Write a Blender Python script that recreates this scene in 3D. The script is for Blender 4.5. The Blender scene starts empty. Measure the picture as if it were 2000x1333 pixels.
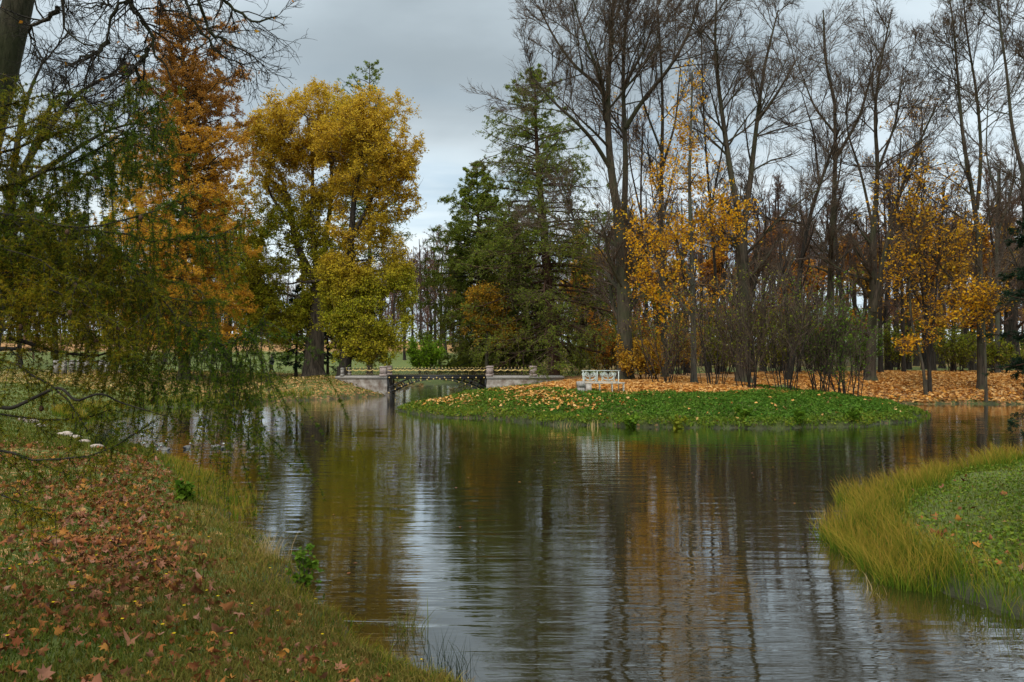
import bpy, math, random
import numpy as np
from mathutils import Vector
R = math.radians
SC = bpy.context.scene
COL = SC.collection
# ------------------------------------------------------------------ camera, sky, sun
F = 1556.0; CZ = 2.8; HY = 690.0           # focal length in photo pixels, eye height over the water, horizon row
cam_d = bpy.data.cameras.new('camera'); cam = bpy.data.objects.new('camera', cam_d); COL.objects.link(cam)
cam.location = (0, 0, CZ); cam.rotation_euler = (R(90), 0, 0)
cam_d.sensor_width = 36; cam_d.lens = 36 * F / 2000; cam_d.shift_y = (HY - 666.5) / 2000
cam_d.clip_start = 0.05; cam_d.clip_end = 4000
SC.camera = cam
SC.view_settings.view_transform = 'Standard'; SC.view_settings.look = 'None'
SC.view_settings.exposure = 0.42; SC.view_settings.gamma = 1
SUN_EL, SUN_AZ = 48, 205                   # azimuth seen from above, 0 = +Y, clockwise
sun_d = bpy.data.lights.new('sun', 'SUN'); sun = bpy.data.objects.new('sun', sun_d); COL.objects.link(sun)
sun_d.energy = 1.6; sun_d.angle = R(20); sun_d.color = (1, .95, .86)
sv = Vector((math.sin(R(SUN_AZ)) * math.cos(R(SUN_EL)), math.cos(R(SUN_AZ)) * math.cos(R(SUN_EL)), math.sin(R(SUN_EL))))
sun.rotation_euler = sv.to_track_quat('Z', 'Y').to_euler()

class NT:
    """small helper for node trees"""
    def __init__(s, tree): s.t = tree; s.n = tree.nodes; s.l = tree.links; s.n.clear()
    def __call__(s, kind, props=None, **inp):
        nd = s.n.new(kind)
        for k, v in (props or {}).items(): setattr(nd, k, v)
        for k, v in inp.items():
            k = int(k[1:]) if k[0] == '_' and k[1:].isdigit() else k.replace('_', ' ')
            s.set(nd, k, v)
        return nd
    def set(s, nd, k, v):
        if isinstance(v, bpy.types.NodeSocket): s.l.new(v, nd.inputs[k])
        else: nd.inputs[k].default_value = v
    def ramp(s, fac, stops, interp='LINEAR'):
        r = s.n.new('ShaderNodeValToRGB'); r.color_ramp.interpolation = interp
        e = r.color_ramp.elements
        c4 = lambda c: (*c, 1) if len(c) == 3 else c
        e[0].position = stops[0][0]; e[0].color = c4(stops[0][1]); e[1].position = stops[-1][0]; e[1].color = c4(stops[-1][1])
        for p, c in stops[1:-1]: e.new(p).color = c4(c)
        s.l.new(fac, r.inputs[0]); return r.outputs[0]
    def mix(s, fac, a, b, mode='MIX'):
        m = s.n.new('ShaderNodeMix'); m.data_type = 'RGBA'; m.blend_type = mode
        s.set(m, 0, fac)
        for i, v in ((6, a), (7, b)):
            if not isinstance(v, bpy.types.NodeSocket) and len(v) == 3: v = (*v, 1)
            s.set(m, i, v)
        return m.outputs[2]
    def math(s, op, a, b=0.0, c=0.0, clamp=False):
        m = s.n.new('ShaderNodeMath'); m.operation = op; m.use_clamp = clamp
        s.set(m, 0, a); s.set(m, 1, b); s.set(m, 2, c); return m.outputs[0]

w = bpy.data.worlds.new('World'); SC.world = w; w.use_nodes = True
nt = NT(w.node_tree)
sky = nt('ShaderNodeTexSky', dict(sky_type='NISHITA', sun_disc=False, sun_elevation=R(SUN_EL), sun_rotation=R(SUN_AZ)))
tc = nt('ShaderNodeTexCoord')
sep = nt('ShaderNodeSeparateXYZ', _0=tc.outputs['Generated'])
zz = nt.math('ADD', sep.outputs[2], 0.16)
zz = nt.math('MAXIMUM', zz, 0.05)
cx = nt.math('DIVIDE', sep.outputs[0], zz); cy = nt.math('DIVIDE', sep.outputs[1], zz)
cv = nt('ShaderNodeCombineXYZ', _0=cx, _1=cy, _2=0.0)
mp = nt('ShaderNodeMapping', Vector=cv.outputs[0], Location=(1.3, 3.1, 0), Scale=(.6, .85, 1))
n1 = nt('ShaderNodeTexNoise', Vector=mp.outputs[0], Scale=1.0, Detail=7.0, Roughness=.48, Distortion=.35)
cl = nt.ramp(n1.outputs[0], [(.34, (.19, .235, .27)), (.46, (.30, .355, .395)), (.54, (.43, .50, .55)), (.66, (.58, .66, .71))])
# bright thin band low over the wood, deeper blue in its gaps
low = nt.ramp(sep.outputs[2], [(.08, (1, 1, 1)), (.34, (0, 0, 0))])
mp2 = nt('ShaderNodeMapping', Vector=tc.outputs['Generated'], Scale=(2.2, 2.2, 15))
n2 = nt('ShaderNodeTexNoise', Vector=mp2.outputs[0], Scale=1.5, Detail=5.0, Roughness=.5)
lowc = nt.ramp(n2.outputs[0], [(.36, (.33, .45, .56)), (.48, (.52, .61, .67)), (.62, (.68, .74, .77))])
cl = nt.mix(nt.math('MULTIPLY', low, .9), cl, lowc)
# one heavier cloud up in front, drawn out sideways
dx_ = nt.math('MULTIPLY', nt.math('SUBTRACT', nt.math('ADD', sep.outputs[0], nt.math('MULTIPLY', n1.outputs[0], .35)), .10), 3.2); dz_ = nt.math('MULTIPLY', nt.math('SUBTRACT', nt.math('ADD', sep.outputs[2], nt.math('MULTIPLY', n2.outputs[0], .12)), .41), 7.5)
dk = nt.math('SQRT', nt.math('ADD', nt.math('MULTIPLY', dx_, dx_), nt.math('MULTIPLY', dz_, dz_)))
dkf = nt.math('MULTIPLY', nt.ramp(dk, [(.1, (.75, .75, .75)), (1.0, (0, 0, 0))]), nt.math('GREATER_THAN', sep.outputs[1], 0.0))
cl = nt.mix(dkf, cl, (.235, .275, .30))
# an overcast dome is brightest overhead
zen = nt.ramp(sep.outputs[2], [(.42, (1, 1, 1)), (.95, (3.0, 2.85, 2.65))])
cl = nt.mix(1.0, cl, zen, 'MULTIPLY')
cl = nt.mix(1.0, cl, (12.0, 12.0, 11.8, 1), 'MULTIPLY')
skc = nt.mix(.93, sky.outputs[0], cl)
bg = nt('ShaderNodeBackground', Color=skc, Strength=.1)
nt('ShaderNodeOutputWorld', Surface=bg.outputs[0])

# ------------------------------------------------------------------ mesh helpers
def P(x, y, Y):
    return np.array([(x - 1000) / F * Y, Y, CZ - (y - HY) / F * Y])
def norm(v): return v / np.maximum(np.linalg.norm(v, axis=-1, keepdims=True), 1e-9)
class MB:
    def __init__(s): s.v = []; s.q = []; s.t = []; s.a = []; s.n = 0; s.mi = []; s.mt = []
    def add(s, v, q=None, t=None, rnd=0.0, mix=0.0, vt=0.0, mat=0):
        v = np.asarray(v, float).reshape(-1, 3); n = len(v)
        s.v.append(v)
        s.a.append(np.stack([np.broadcast_to(np.asarray(a, float).ravel() if np.ndim(a) else a, (n,)) for a in (rnd, mix, vt)], 1))
        if q is not None and len(q): q = np.asarray(q).reshape(-1, 4); s.q.append(q + s.n); s.mi.append(np.full(len(q), mat))
        if t is not None and len(t): t = np.asarray(t).reshape(-1, 3); s.t.append(t + s.n); s.mt.append(np.full(len(t), mat))
        s.n += n; return s
    def box(s, x0, x1, y0, y1, z0, z1, **k):
        v = [(x, y, z) for x in (x0, x1) for y in (y0, y1) for z in (z0, z1)]
        return s.add(v, q=[(0, 1, 3, 2), (4, 6, 7, 5), (0, 4, 5, 1), (2, 3, 7, 6), (0, 2, 6, 4), (1, 5, 7, 3)], **k)
    def bar(s, a, b, r, k=6, **kw):
        tubes(s, np.array([[a, b]], float), np.full((1, 2), r), k, caps=True, **kw); return s
    def path(s, pts, r, k=6, **kw):
        pts = np.array(pts, float); r = np.broadcast_to(np.asarray(r, float), (len(pts),))
        tubes(s, pts[None], r[None], k, caps=True, **kw); return s
    def ball(s, c, r, nu=8, nv=6, sc=(1, 1, 1), **kw):
        u = np.arange(nu) * 2 * np.pi / nu; w_ = np.linspace(0.02, np.pi - .02, nv + 1)
        g = np.stack([np.outer(np.sin(w_), np.cos(u)), np.outer(np.sin(w_), np.sin(u)), np.outer(np.cos(w_), np.ones(nu))], -1)
        i = np.arange(nv)[:, None] * nu + np.arange(nu)[None]; j = np.arange(nv)[:, None] * nu + (np.arange(nu)[None] + 1) % nu
        return s.add(g.reshape(-1, 3) * r * np.array(sc) + np.array(c), q=np.stack([i, i + nu, j + nu, j], -1).reshape(-1, 4), **kw)
    def build(s, name, mats, parent=None, smooth=False, attrs=True):
        me = bpy.data.meshes.new(name)
        v = np.concatenate(s.v) if s.v else np.zeros((0, 3))
        pa = parent
        while pa is not None: v = v - np.array(pa.location); pa = pa.parent
        q = np.concatenate(s.q) if s.q else np.zeros((0, 4), int); t = np.concatenate(s.t) if s.t else np.zeros((0, 3), int)
        me.vertices.add(len(v)); me.vertices.foreach_set('co', v.astype(np.float32).ravel())
        me.loops.add(q.size + t.size); me.loops.foreach_set('vertex_index', np.concatenate([q.ravel(), t.ravel()]).astype(np.int32))
        me.polygons.add(len(q) + len(t))
        me.polygons.foreach_set('loop_start', np.concatenate([np.arange(len(q)) * 4, q.size + np.arange(len(t)) * 3]).astype(np.int32))
        mats = mats if isinstance(mats, (list, tuple)) else [mats]
        for m in mats: me.materials.append(m)
        if len(mats) > 1: me.polygons.foreach_set('material_index', np.concatenate(s.mi + s.mt).astype(np.int32))
        if smooth: me.polygons.foreach_set('use_smooth', np.ones(len(q) + len(t), bool))
        me.update(calc_edges=True)
        if attrs and len(v):
            a = np.concatenate(s.a)
            for i, nm in enumerate(('rnd', 'mix', 'vt')):
                at = me.attributes.new(nm, 'FLOAT', 'POINT'); at.data.foreach_set('value', a[:, i].astype(np.float32))
        o = bpy.data.objects.new(name, me); COL.objects.link(o)
        if parent is not None: o.parent = parent
        return o
def tubes(mb, p, r, k, caps=False, rnd=None, mix=0.0, vt=None, mat=0):
    """p (N,M,3) centre lines, r (N,M) radii"""
    N, M = p.shape[:2]
    tan = norm(np.gradient(p, axis=1)) if M > 2 else norm(np.repeat(p[:, 1:] - p[:, :1], 2, axis=1))
    d = norm(p[:, -1] - p[:, 0]); ref = np.where(np.abs(d[:, 2:3]) < .8, np.array([[0, 0, 1.]]), np.array([[1., .13, 0]]))
    ref = np.broadcast_to(ref[:, None], tan.shape)
    u = norm(np.cross(tan, ref)); w_ = np.cross(tan, u)
    th = np.arange(k) * 2 * np.pi / k
    v = p[:, :, None] + r[:, :, None, None] * (np.cos(th)[None, None, :, None] * u[:, :, None] + np.sin(th)[None, None, :, None] * w_[:, :, None])
    base = (np.arange(N) * M * k)[:, None, None] + (np.arange(M - 1) * k)[None, :, None]
    a = base + np.arange(k)[None, None]; b = base + ((np.arange(k) + 1) % k)[None, None]
    q = np.stack([a, b, b + k, a + k], -1).reshape(-1, 4)
    if rnd is None: rn = np.repeat(RG.random(N), M * k)
    else: rn = rnd
    mb.add(v.reshape(-1, 3), q=q, rnd=rn, mix=mix, vt=0.0 if vt is None else vt, mat=mat)
    if caps:
        for n in range(N):
            for m in (0, M - 1):
                o = mb.n - N * M * k + (n * M + m) * k
                t = [(o, o + i, o + i + 1) for i in range(1, k - 1)]
                mb.t.append(np.array(t)); mb.mt.append(np.full(len(t), mat))
RG = np.random.default_rng(7)
def smooth_line(pts, n):
    pts = np.array(pts, float); d = np.r_[0, np.cumsum(np.linalg.norm(np.diff(pts, axis=0), axis=1))]
    t = np.linspace(0, d[-1], n); out = np.stack([np.interp(t, d, pts[:, i]) for i in range(3)], 1)
    for _ in range(2): out[1:-1] = (out[:-2] + 2 * out[1:-1] + out[2:]) / 4
    return out
def put(o, label=None, cat=None, group=None, kind=None):
    if label: o['label'] = label
    if cat: o['category'] = cat
    if group: o['group'] = group
    if kind: o['kind'] = kind
    return o
def empty(name, loc, label, cat, group=None):
    o = bpy.data.objects.new(name, None); COL.objects.link(o); o.location = [float(c) for c in loc]; o.empty_display_size = .3
    return put(o, label, cat, group)

# ------------------------------------------------------------------ materials
def mat(name, rough=.85):
    m = bpy.data.materials.new(name); m.use_nodes = True; n = NT(m.node_tree)
    b = n('ShaderNodeBsdfPrincipled', Roughness=rough); o = n('ShaderNodeOutputMaterial', Surface=b.outputs[0])
    return m, n, b, o
def bark(name, c1, c2, moss=None, scale=6, bump=.6):
    m, n, b, o = mat(name, .95)
    tc = n('ShaderNodeTexCoord'); mp = n('ShaderNodeMapping', Vector=tc.outputs['Object'], Scale=(scale, scale, scale * .16))
    ns = n('ShaderNodeTexNoise', Vector=mp.outputs[0], Scale=1.6, Detail=6.0, Roughness=.65)
    c = n.ramp(ns.outputs[0], [(.34, c1), (.62, c2)])
    n3 = n('ShaderNodeTexNoise', Vector=tc.outputs['Object'], Scale=.9, Detail=4.0)
    if moss:
        f = n.ramp(n3.outputs[0], [(.45, (0, 0, 0)), (.62, (.75, .75, .75))]); c = n.mix(f, c, moss)
    b.inputs['Specular IOR Level'].default_value = .2
    n.set(b, 'Base Color', c)
    bp = n('ShaderNodeBump', Strength=bump, Distance=.06, Height=ns.outputs[0]); n.set(b, 'Normal', bp.outputs[0]); return m
def leafm(name, stops, mixto=None, trans=.38, rough=.6, noise=.0):
    """stops: colours picked at random per leaf; mixto: second set reached with the attribute mix"""
    m = bpy.data.materials.new(name); m.use_nodes = True; n = NT(m.node_tree)
    a = n('ShaderNodeAttribute', dict(attribute_name='rnd')); c = n.ramp(a.outputs['Fac'], [(i / max(1, len(stops) - 1), s) for i, s in enumerate(stops)])
    if mixto:
        a2 = n('ShaderNodeAttribute', dict(attribute_name='mix'))
        c2 = n.ramp(a.outputs['Fac'], [(i / max(1, len(mixto) - 1), s) for i, s in enumerate(mixto)]); c = n.mix(a2.outputs['Fac'], c, c2)
    d = n('ShaderNodeBsdfPrincipled', Base_Color=c, Roughness=rough); d.inputs['Specular IOR Level'].default_value = .06
    t = n('ShaderNodeBsdfTranslucent', Color=c)
    mx = n('ShaderNodeMixShader', _0=trans, _1=d.outputs[0], _2=t.outputs[0]); n('ShaderNodeOutputMaterial', Surface=mx.outputs[0]); return m
def plain(name, c1, c2, scale=5, rough=.6, metal=0, bump=.1):
    m, n, b, o = mat(name, rough); tc = n('ShaderNodeTexCoord')
    ns = n('ShaderNodeTexNoise', Vector=tc.outputs['Object'], Scale=scale, Detail=6.0, Roughness=.6)
    n.set(b, 'Base Color', n.ramp(ns.outputs[0], [(.35, c1), (.65, c2)])); n.set(b, 'Metallic', metal)
    bp = n('ShaderNodeBump', Strength=bump, Distance=.02, Height=ns.outputs[0]); n.set(b, 'Normal', bp.outputs[0]); return m
M = {}
M['bark'] = bark('bark_brown', (.022, .017, .012), (.085, .066, .048), (.055, .06, .03))
M['bark_grey'] = bark('bark_grey', (.035, .031, .025), (.105, .095, .078), (.06, .07, .04))
M['bark_dark'] = bark('bark_dark', (.012, .010, .008), (.045, .037, .029))
M['bark_rough'] = bark('bark_rough', (.012, .010, .007), (.07, .055, .038), (.03, .035, .012), 16, 1.0)
M['bark_warm'] = bark('bark_warm', (.03, .015, .009), (.085, .046, .028))
M['bark_old'] = bark('bark_old', (.02, .016, .012), (.12, .095, .07), None, 4, 1.0)
M['twig'] = bark('twig_bark', (.05, .033, .022), (.125, .088, .06), None, 3, .1)
M['twig_red'] = bark('twig_bark_reddish', (.08, .045, .032), (.17, .10, .075), None, 3, .1)
M['twig_dark'] = bark('twig_bark_dark', (.012, .010, .008), (.035, .028, .02), None, 3, .1)
M['gold'] = leafm('leaf_gold', [(.38, .25, .02), (.60, .39, .03), (.72, .48, .04), (.50, .30, .024), (.68, .46, .05)],
                  [(.22, .26, .018), (.38, .37, .024), (.48, .42, .028), (.28, .31, .02), (.56, .42, .033)])
M['maple'] = leafm('leaf_maple_orange', [(.40, .17, .01), (.72, .36, .015), (.82, .45, .02), (.62, .27, .012), (.72, .50, .03)])
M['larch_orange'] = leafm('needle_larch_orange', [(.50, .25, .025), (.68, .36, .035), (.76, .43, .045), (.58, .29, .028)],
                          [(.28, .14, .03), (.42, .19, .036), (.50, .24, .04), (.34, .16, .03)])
M['larch_green'] = leafm('needle_larch_green', [(.10, .16, .024), (.18, .24, .03), (.26, .27, .032), (.13, .19, .03)],
                         [(.15, .14, .015), (.22, .18, .015), (.26, .17, .015)])
M['near_needle'] = leafm('needle_near', [(.03, .065, .007), (.06, .11, .009), (.12, .15, .01), (.04, .08, .01)],
                         [(.26, .23, .012), (.40, .28, .014), (.42, .22, .014)])
M['spruce'] = leafm('needle_spruce', [(.008, .022, .012), (.014, .035, .016), (.02, .045, .018)], trans=.1)
M['green_leaf'] = leafm('leaf_green', [(.05, .11, .01), (.09, .17, .013), (.14, .21, .016), (.07, .14, .01)])
M['bush_leaf'] = leafm('leaf_bright_green', [(.12, .24, .014), (.20, .34, .018), (.28, .38, .02)])
M['olive_leaf'] = leafm('leaf_olive', [(.10, .14, .014), (.19, .23, .018), (.28, .26, .02), (.14, .17, .016)])
M['ygreen_leaf'] = leafm('leaf_yellow_green', [(.20, .22, .016), (.34, .30, .02), (.42, .32, .025), (.24, .25, .018)])
M['ochre_leaf'] = leafm('leaf_ochre', [(.34, .20, .02), (.56, .33, .03), (.46, .22, .022), (.62, .40, .04)])
M['rust_leaf'] = leafm('leaf_rust', [(.34, .13, .02), (.54, .22, .025), (.44, .17, .02), (.60, .32, .03)])
M['litter'] = leafm('fallen_leaf', [(.50, .24, .06), (.62, .33, .10), (.42, .17, .035), (.66, .42, .17), (.34, .15, .045), (.60, .27, .04)], trans=.05, rough=.55)
M['litter_near'] = leafm('fallen_leaf_brown', [(.11, .04, .018), (.21, .075, .03), (.28, .14, .09), (.18, .055, .022), (.27, .10, .028), (.13, .055, .03), (.23, .08, .03), (.36, .16, .03), (.15, .065, .035)], trans=.05, rough=.75)
M['litter_tan'] = leafm('fallen_leaf_tan', [(.28, .16, .04), (.42, .27, .08), (.34, .22, .05), (.55, .40, .18), (.25, .12, .03)], trans=.05)
M['grass'] = leafm('grass_blade', [(.035, .062, .006), (.06, .095, .009), (.10, .13, .014), (.15, .13, .025), (.05, .07, .008)],
                   [(.18, .12, .03), (.26, .18, .05), (.16, .10, .025)], trans=.25)
M['clover'] = leafm('ground_cover_leaf', [(.035, .09, .010), (.065, .145, .014), (.105, .19, .02), (.045, .11, .012)],
                    [(.14, .16, .014), (.22, .22, .02), (.16, .13, .02)], trans=.25)
def reedm():
    m = bpy.data.materials.new('marsh_grass'); m.use_nodes = True; n = NT(m.node_tree)
    a = n('ShaderNodeAttribute', dict(attribute_name='rnd')); v = n('ShaderNodeAttribute', dict(attribute_name='vt'))
    g = n.ramp(a.outputs['Fac'], [(0, (.045, .10, .01)), (.5, (.09, .15, .012)), (1, (.16, .19, .018))])
    t = n.ramp(a.outputs['Fac'], [(0, (.20, .18, .02)), (.5, (.38, .24, .035)), (1, (.46, .23, .055))])
    c = n.mix(n.ramp(v.outputs['Fac'], [(.35, (0, 0, 0)), (.95, (1, 1, 1))]), g, t)
    d = n('ShaderNodeBsdfDiffuse', Color=c); tr = n('ShaderNodeBsdfTranslucent', Color=c)
    mx = n('ShaderNodeMixShader', _0=.3, _1=d.outputs[0], _2=tr.outputs[0]); n('ShaderNodeOutputMaterial', Surface=mx.outputs[0]); return m
M['reed'] = reedm()
M['granite'] = plain('granite_grey', (.19, .17, .15), (.36, .33, .30), 14, .8, 0, .3)
M['granite_pink'] = plain('granite_pink', (.24, .18, .16), (.40, .32, .29), 9, .8, 0, .3)
M['granite_stained'] = plain('granite_stained', (.16, .11, .08), (.42, .38, .34), 2.6, .85, 0, .4)
M['iron'] = plain('black_iron', (.008, .008, .009), (.018, .018, .018), 8, .45, .3)
M['gilt'] = plain('gilt', (.62, .42, .12), (.82, .60, .24), 12, .35, .6)
M['white_iron'] = plain('white_painted_iron', (.34, .38, .34), (.56, .58, .53), 10, .55)
M['stone'] = plain('bank_stone', (.24, .18, .15), (.46, .37, .32), 5, .9, 0, .6)
M['roof_green'] = plain('roof_sheet_green', (.26, .42, .36), (.38, .54, .47), 3, .5)
M['plaster'] = plain('plaster_pale', (.42, .40, .34), (.55, .52, .45), 3, .9)
M['glass'] = plain('window_glass', (.02, .025, .03), (.04, .045, .05), 2, .1)

# ------------------------------------------------------------------ terrain
WP = np.array([(-.65, 6.6), (-1.45, 7.6), (-2.4, 8.9), (-3.4, 11), (-4.6, 13.2), (-5.7, 16.1), (-7.3, 18.6), (-8.9, 20.7), (-12, 24.2), (-14.5, 27.5), (-16.8, 31), (-18.8, 34.5),
    (-18.6, 38.6), (-16.8, 43.6), (-14.7, 45.9), (-10.9, 48.4), (-8.9, 50.9), (-8.45, 53), (-8.4, 56), (-9, 61), (-8, 67), (-3, 72), (6, 75), (16, 76), (16, 72), (6, 70), (0, 66),
    (-1.5, 60), (-1.7, 55), (-1.9, 51), (-3, 47), (-4.6, 42), (-5.4, 38.6), (-3.9, 35.7), (0, 33), (2, 31.2), (3.9, 30.5), (7.6, 29.6), (11.5, 29.8), (13.8, 30.7), (16.6, 33),
    (18.4, 36), (18.6, 38.4), (17.8, 40.6), (18.6, 42.8), (21, 43.8), (24, 43.9), (30, 43.6), (45, 42), (90, 40), (90, 32), (60, 31), (30, 27), (18, 23), (13, 20.3), (10, 18),
    (7, 15), (5.5, 12.5), (5, 10.5), (4.9, 9.2), (5.6, 8.2), (7.2, 7.4), (12, 6.8), (20, 6.5), (90, 6), (90, 2), (20, 2.5), (10, 3), (5, 3.8), (2, 4.4), (.3, 5.4)], float)
def wob2(x, y, s, seed=0):
    """cheap smooth noise in about -1..1"""
    r = 0
    for i, (a, b, c) in enumerate(((1, .37, .2), (-.53, 1.13, 1.7), (1.7, -1.21, 3.1), (2.3, 2.9, .6))):
        r = r + np.sin((x * a + y * b) * s * (1 + .31 * i) + c + seed * 1.7 + i) * (.42, .3, .18, .12)[i]
    return r
def shore(x, y):
    """signed distance to the water's edge, positive on land"""
    x = np.asarray(x, float); y = np.asarray(y, float); sh = x.shape; x = x.ravel(); y = y.ravel()
    k = .12 + .012 * np.clip(y, 0, 60)
    x_ = x + k * wob2(x, y, 1.9, 1) + .09 * wob2(x, y, 6.1, 3); y_ = y + k * wob2(x, y, 1.7, 2) + .12 * wob2(x, y, 5.3, 4)
    best = np.full(len(x), 1e9); ins = np.zeros(len(x), bool)
    for i in range(len(WP)):
        a = WP[i]; b = WP[(i + 1) % len(WP)]; d = b - a
        t = np.clip(((x_ - a[0]) * d[0] + (y_ - a[1]) * d[1]) / (d @ d), 0, 1)
        best = np.minimum(best, np.hypot(x_ - a[0] - t * d[0], y_ - a[1] - t * d[1]))
        if d[1]: ins ^= ((a[1] > y_) != (b[1] > y_)) & (x_ < d[0] * (y_ - a[1]) / d[1] + a[0])
    return np.where(ins, -best, best).reshape(sh)
def ss(x, a, b): t = np.clip((x - a) / (b - a), 0, 1); return t * t * (3 - 2 * t)
def height(x, y, sd=None):
    x = np.asarray(x, float); y = np.asarray(y, float)
    if sd is None: sd = shore(x, y)
    c = ss(x, 2, 5) * (1 - ss(y, 26, 32)) * ss(y, 4.5, 6.5)           # right near bank
    isl = ss(x, -7, -3) * ss(y, 27, 30)                                # peninsula and all beyond it
    farl = (1 - ss(x, -7, -3)) * ss(y, 40, 46)
    p = 1.2 * (1 - c) + .55 * c; s = .30 * (1 - c) + .2 * c
    p = p + .2 * farl; s = s * (1 - farl) + (.16 + .26 * ss(x, -17, -12) * (1 - ss(y, 58, 62))) * farl; s = s * (1 - isl) + .34 * isl
    h = p * (1 - np.exp(-np.maximum(sd, 0) * s / p))
    h = h + .07 * ss(sd, 0, .25)
    h = h - .62 * farl * ss(y, 64, 80)
    h = h + (1 - ss(x, -12, 4)) * ss(y, 92, 140) * 3.4 + ss(x, -12, 4) * ss(y, 80, 160) * 1.0
    h = h + ss(y, 150, 320) * 3 + ss(np.abs(x), 60, 200) * 2
    h = h + ss(sd, .2, 2) * (.07 * wob2(x, y, .8, 5) + .035 * wob2(x, y, 2.6, 8))
    return np.where(sd < 0, np.maximum(sd * .45, -.9) - .01, h)
def gz(x, y): return float(height(np.array([x]), np.array([y]))[0])
fine = np.arange(-37, 37, .14); ang = np.r_[-180 + np.arange(0, 143, 3.0), fine, 37 + np.arange(0, 143, 3.0)]
ang = np.unique(np.round(ang, 3)); ang = ang[ang < 180 - .5]
rad = np.r_[0, np.geomspace(.4, 330, 430), 500, 900, 1600]
A, RR = np.meshgrid(np.radians(ang), rad, indexing='ij'); GX = RR * np.sin(A); GY = RR * np.cos(A)
GS = shore(GX, GY); GH = height(GX, GY, GS)
na, nr = GX.shape
i = np.arange(na)[:, None] * nr + np.arange(nr - 1)[None]; j = ((np.arange(na) + 1) % na)[:, None] * nr + np.arange(nr - 1)[None]
g = MB()
def litter_mask(x, y, sd):
    isl = ss(x, -5, 4) * ss(y, 35, 38) * ss(sd, 4.4, 5.3)              # carpet under the trees of the peninsula
    tipi = ss(y, 33, 35) * ss(x, -6, -2) * (1 - ss(x, 3, 7)) * .2
    rb = ss(x, 16, 19) * ss(y, 40, 43) * (1 - ss(y, 60, 66)) * ss(sd, .2, .6)
    lb = (1 - ss(x, -9, -6)) * ss(y, 44, 47) * (1 - ss(y, 66, 70)) * .38
    lf = (1 - ss(x, -10, -2)) * ss(y, 118, 124) * .95
    na_ = (1 - ss(x, .5, 2)) * (1 - ss(y, 17, 22)) * (.45 + .4 * wob2(x, y, .9, 3))
    m = np.maximum.reduce([isl * (1 - ss(y, 62, 72) * .55), tipi, rb, lb, lf, np.clip(na_, 0, 1)])
    lawnr = ss(x, 12, 16) * ss(y, 66, 70) * (1 - ss(y, 84, 90))
    return np.clip(m * (1 - .9 * lawnr), 0, 1)
LM = litter_mask(GX, GY, GS)
mud = (1 - ss(GS, .1, .5)) * 1.0
path = (1 - ss(np.abs(GY - (66 + .0 * GX)), 1.0, 1.8)) * ss(GX, -60, -50) * (1 - ss(GX, -9.5, -8.5)) * ss(GS, 1, 2)
g.add(np.stack([GX, GY, GH], -1).reshape(-1, 3), q=np.stack([i, i + 1, j + 1, j], -1).reshape(-1, 4)[:, ::-1], rnd=(LM * (1 - .45 * (1 - ss(GY, 18, 26)))).ravel(), mix=mud.ravel(), vt=path.ravel())
m, n, b, o = mat('ground_turf', .95)
tc = n('ShaderNodeTexCoord'); ob = tc.outputs['Object']
nb = n('ShaderNodeTexNoise', Vector=ob, Scale=.35, Detail=5.0, Roughness=.6); nf = n('ShaderNodeTexNoise', Vector=ob, Scale=9.0, Detail=6.0, Roughness=.75)
gc = n.ramp(nf.outputs[0], [(.3, (.035, .052, .006)), (.5, (.075, .105, .009)), (.7, (.13, .15, .016))])
gc = n.mix(n.ramp(nb.outputs[0], [(.4, (0, 0, 0)), (.7, (.6, .6, .6))]), gc, (.10, .10, .025))
vo = n('ShaderNodeTexVoronoi', Vector=n.mix(.25, ob, n('ShaderNodeTexNoise', Vector=ob, Scale=6.0).outputs['Color']), Scale=13.0); vs = n('ShaderNodeSeparateColor', _0=vo.outputs['Color'])
lc = n.ramp(vs.outputs[0], [(0, (.10, .045, .018)), (.3, (.30, .13, .035)), (.6, (.40, .20, .06)), (.85, (.48, .27, .10)), (1, (.14, .06, .03))])
la = n('ShaderNodeAttribute', dict(attribute_name='rnd')); 
thr = n.math('ADD', vs.outputs[1], n.math('MULTIPLY', n.math('SUBTRACT', nb.outputs[0], .5), .5))
lf = n.math('LESS_THAN', thr, n.math('MULTIPLY', la.outputs['Fac'], 1.05))
c = n.mix(lf, gc, lc)
pa = n('ShaderNodeAttribute', dict(attribute_name='vt')); c = n.mix(n.math('MULTIPLY', pa.outputs['Fac'], .8), c, (.26, .19, .13))
ma = n('ShaderNodeAttribute', dict(attribute_name='mix')); c = n.mix(n.math('MULTIPLY', ma.outputs['Fac'], .8), c, (.018, .014, .008))
n.set(b, 'Base Color', c)
bp = n('ShaderNodeBump', Strength=.8, Distance=.06, Height=nf.outputs[0]); n.set(b, 'Normal', bp.outputs[0])
put(g.build('ground', m, smooth=True), 'grassy park ground with fallen leaves around the pond', 'ground', kind='structure')

# ------------------------------------------------------------------ water
m, n, b, o = mat('pond_water', .03)
n.set(b, 'Base Color', (.020, .016, .006, 1)); n.set(b, 'IOR', 1.33)
tc = n('ShaderNodeTexCoord'); ob = tc.outputs['Object']
w1 = n('ShaderNodeMapping', Vector=ob, Scale=(.42, 3.1, 1), Rotation=(0, 0, R(3)))
a1 = n('ShaderNodeTexNoise', Vector=w1.outputs[0], Scale=1.0, Detail=2.0, Roughness=.45, Distortion=.7)
w2 = n('ShaderNodeMapping', Vector=ob, Scale=(1.5, 10.5, 1), Rotation=(0, 0, R(-3)))
a2 = n('ShaderNodeTexNoise', Vector=w2.outputs[0], Scale=1.0, Detail=3.0, Roughness=.5, Distortion=.4)
patch = n('ShaderNodeTexNoise', Vector=ob, Scale=.16, Detail=3.0)
pf = n.ramp(patch.outputs[0], [(.38, (.25, .25, .25)), (.62, (1, 1, 1))])
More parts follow.
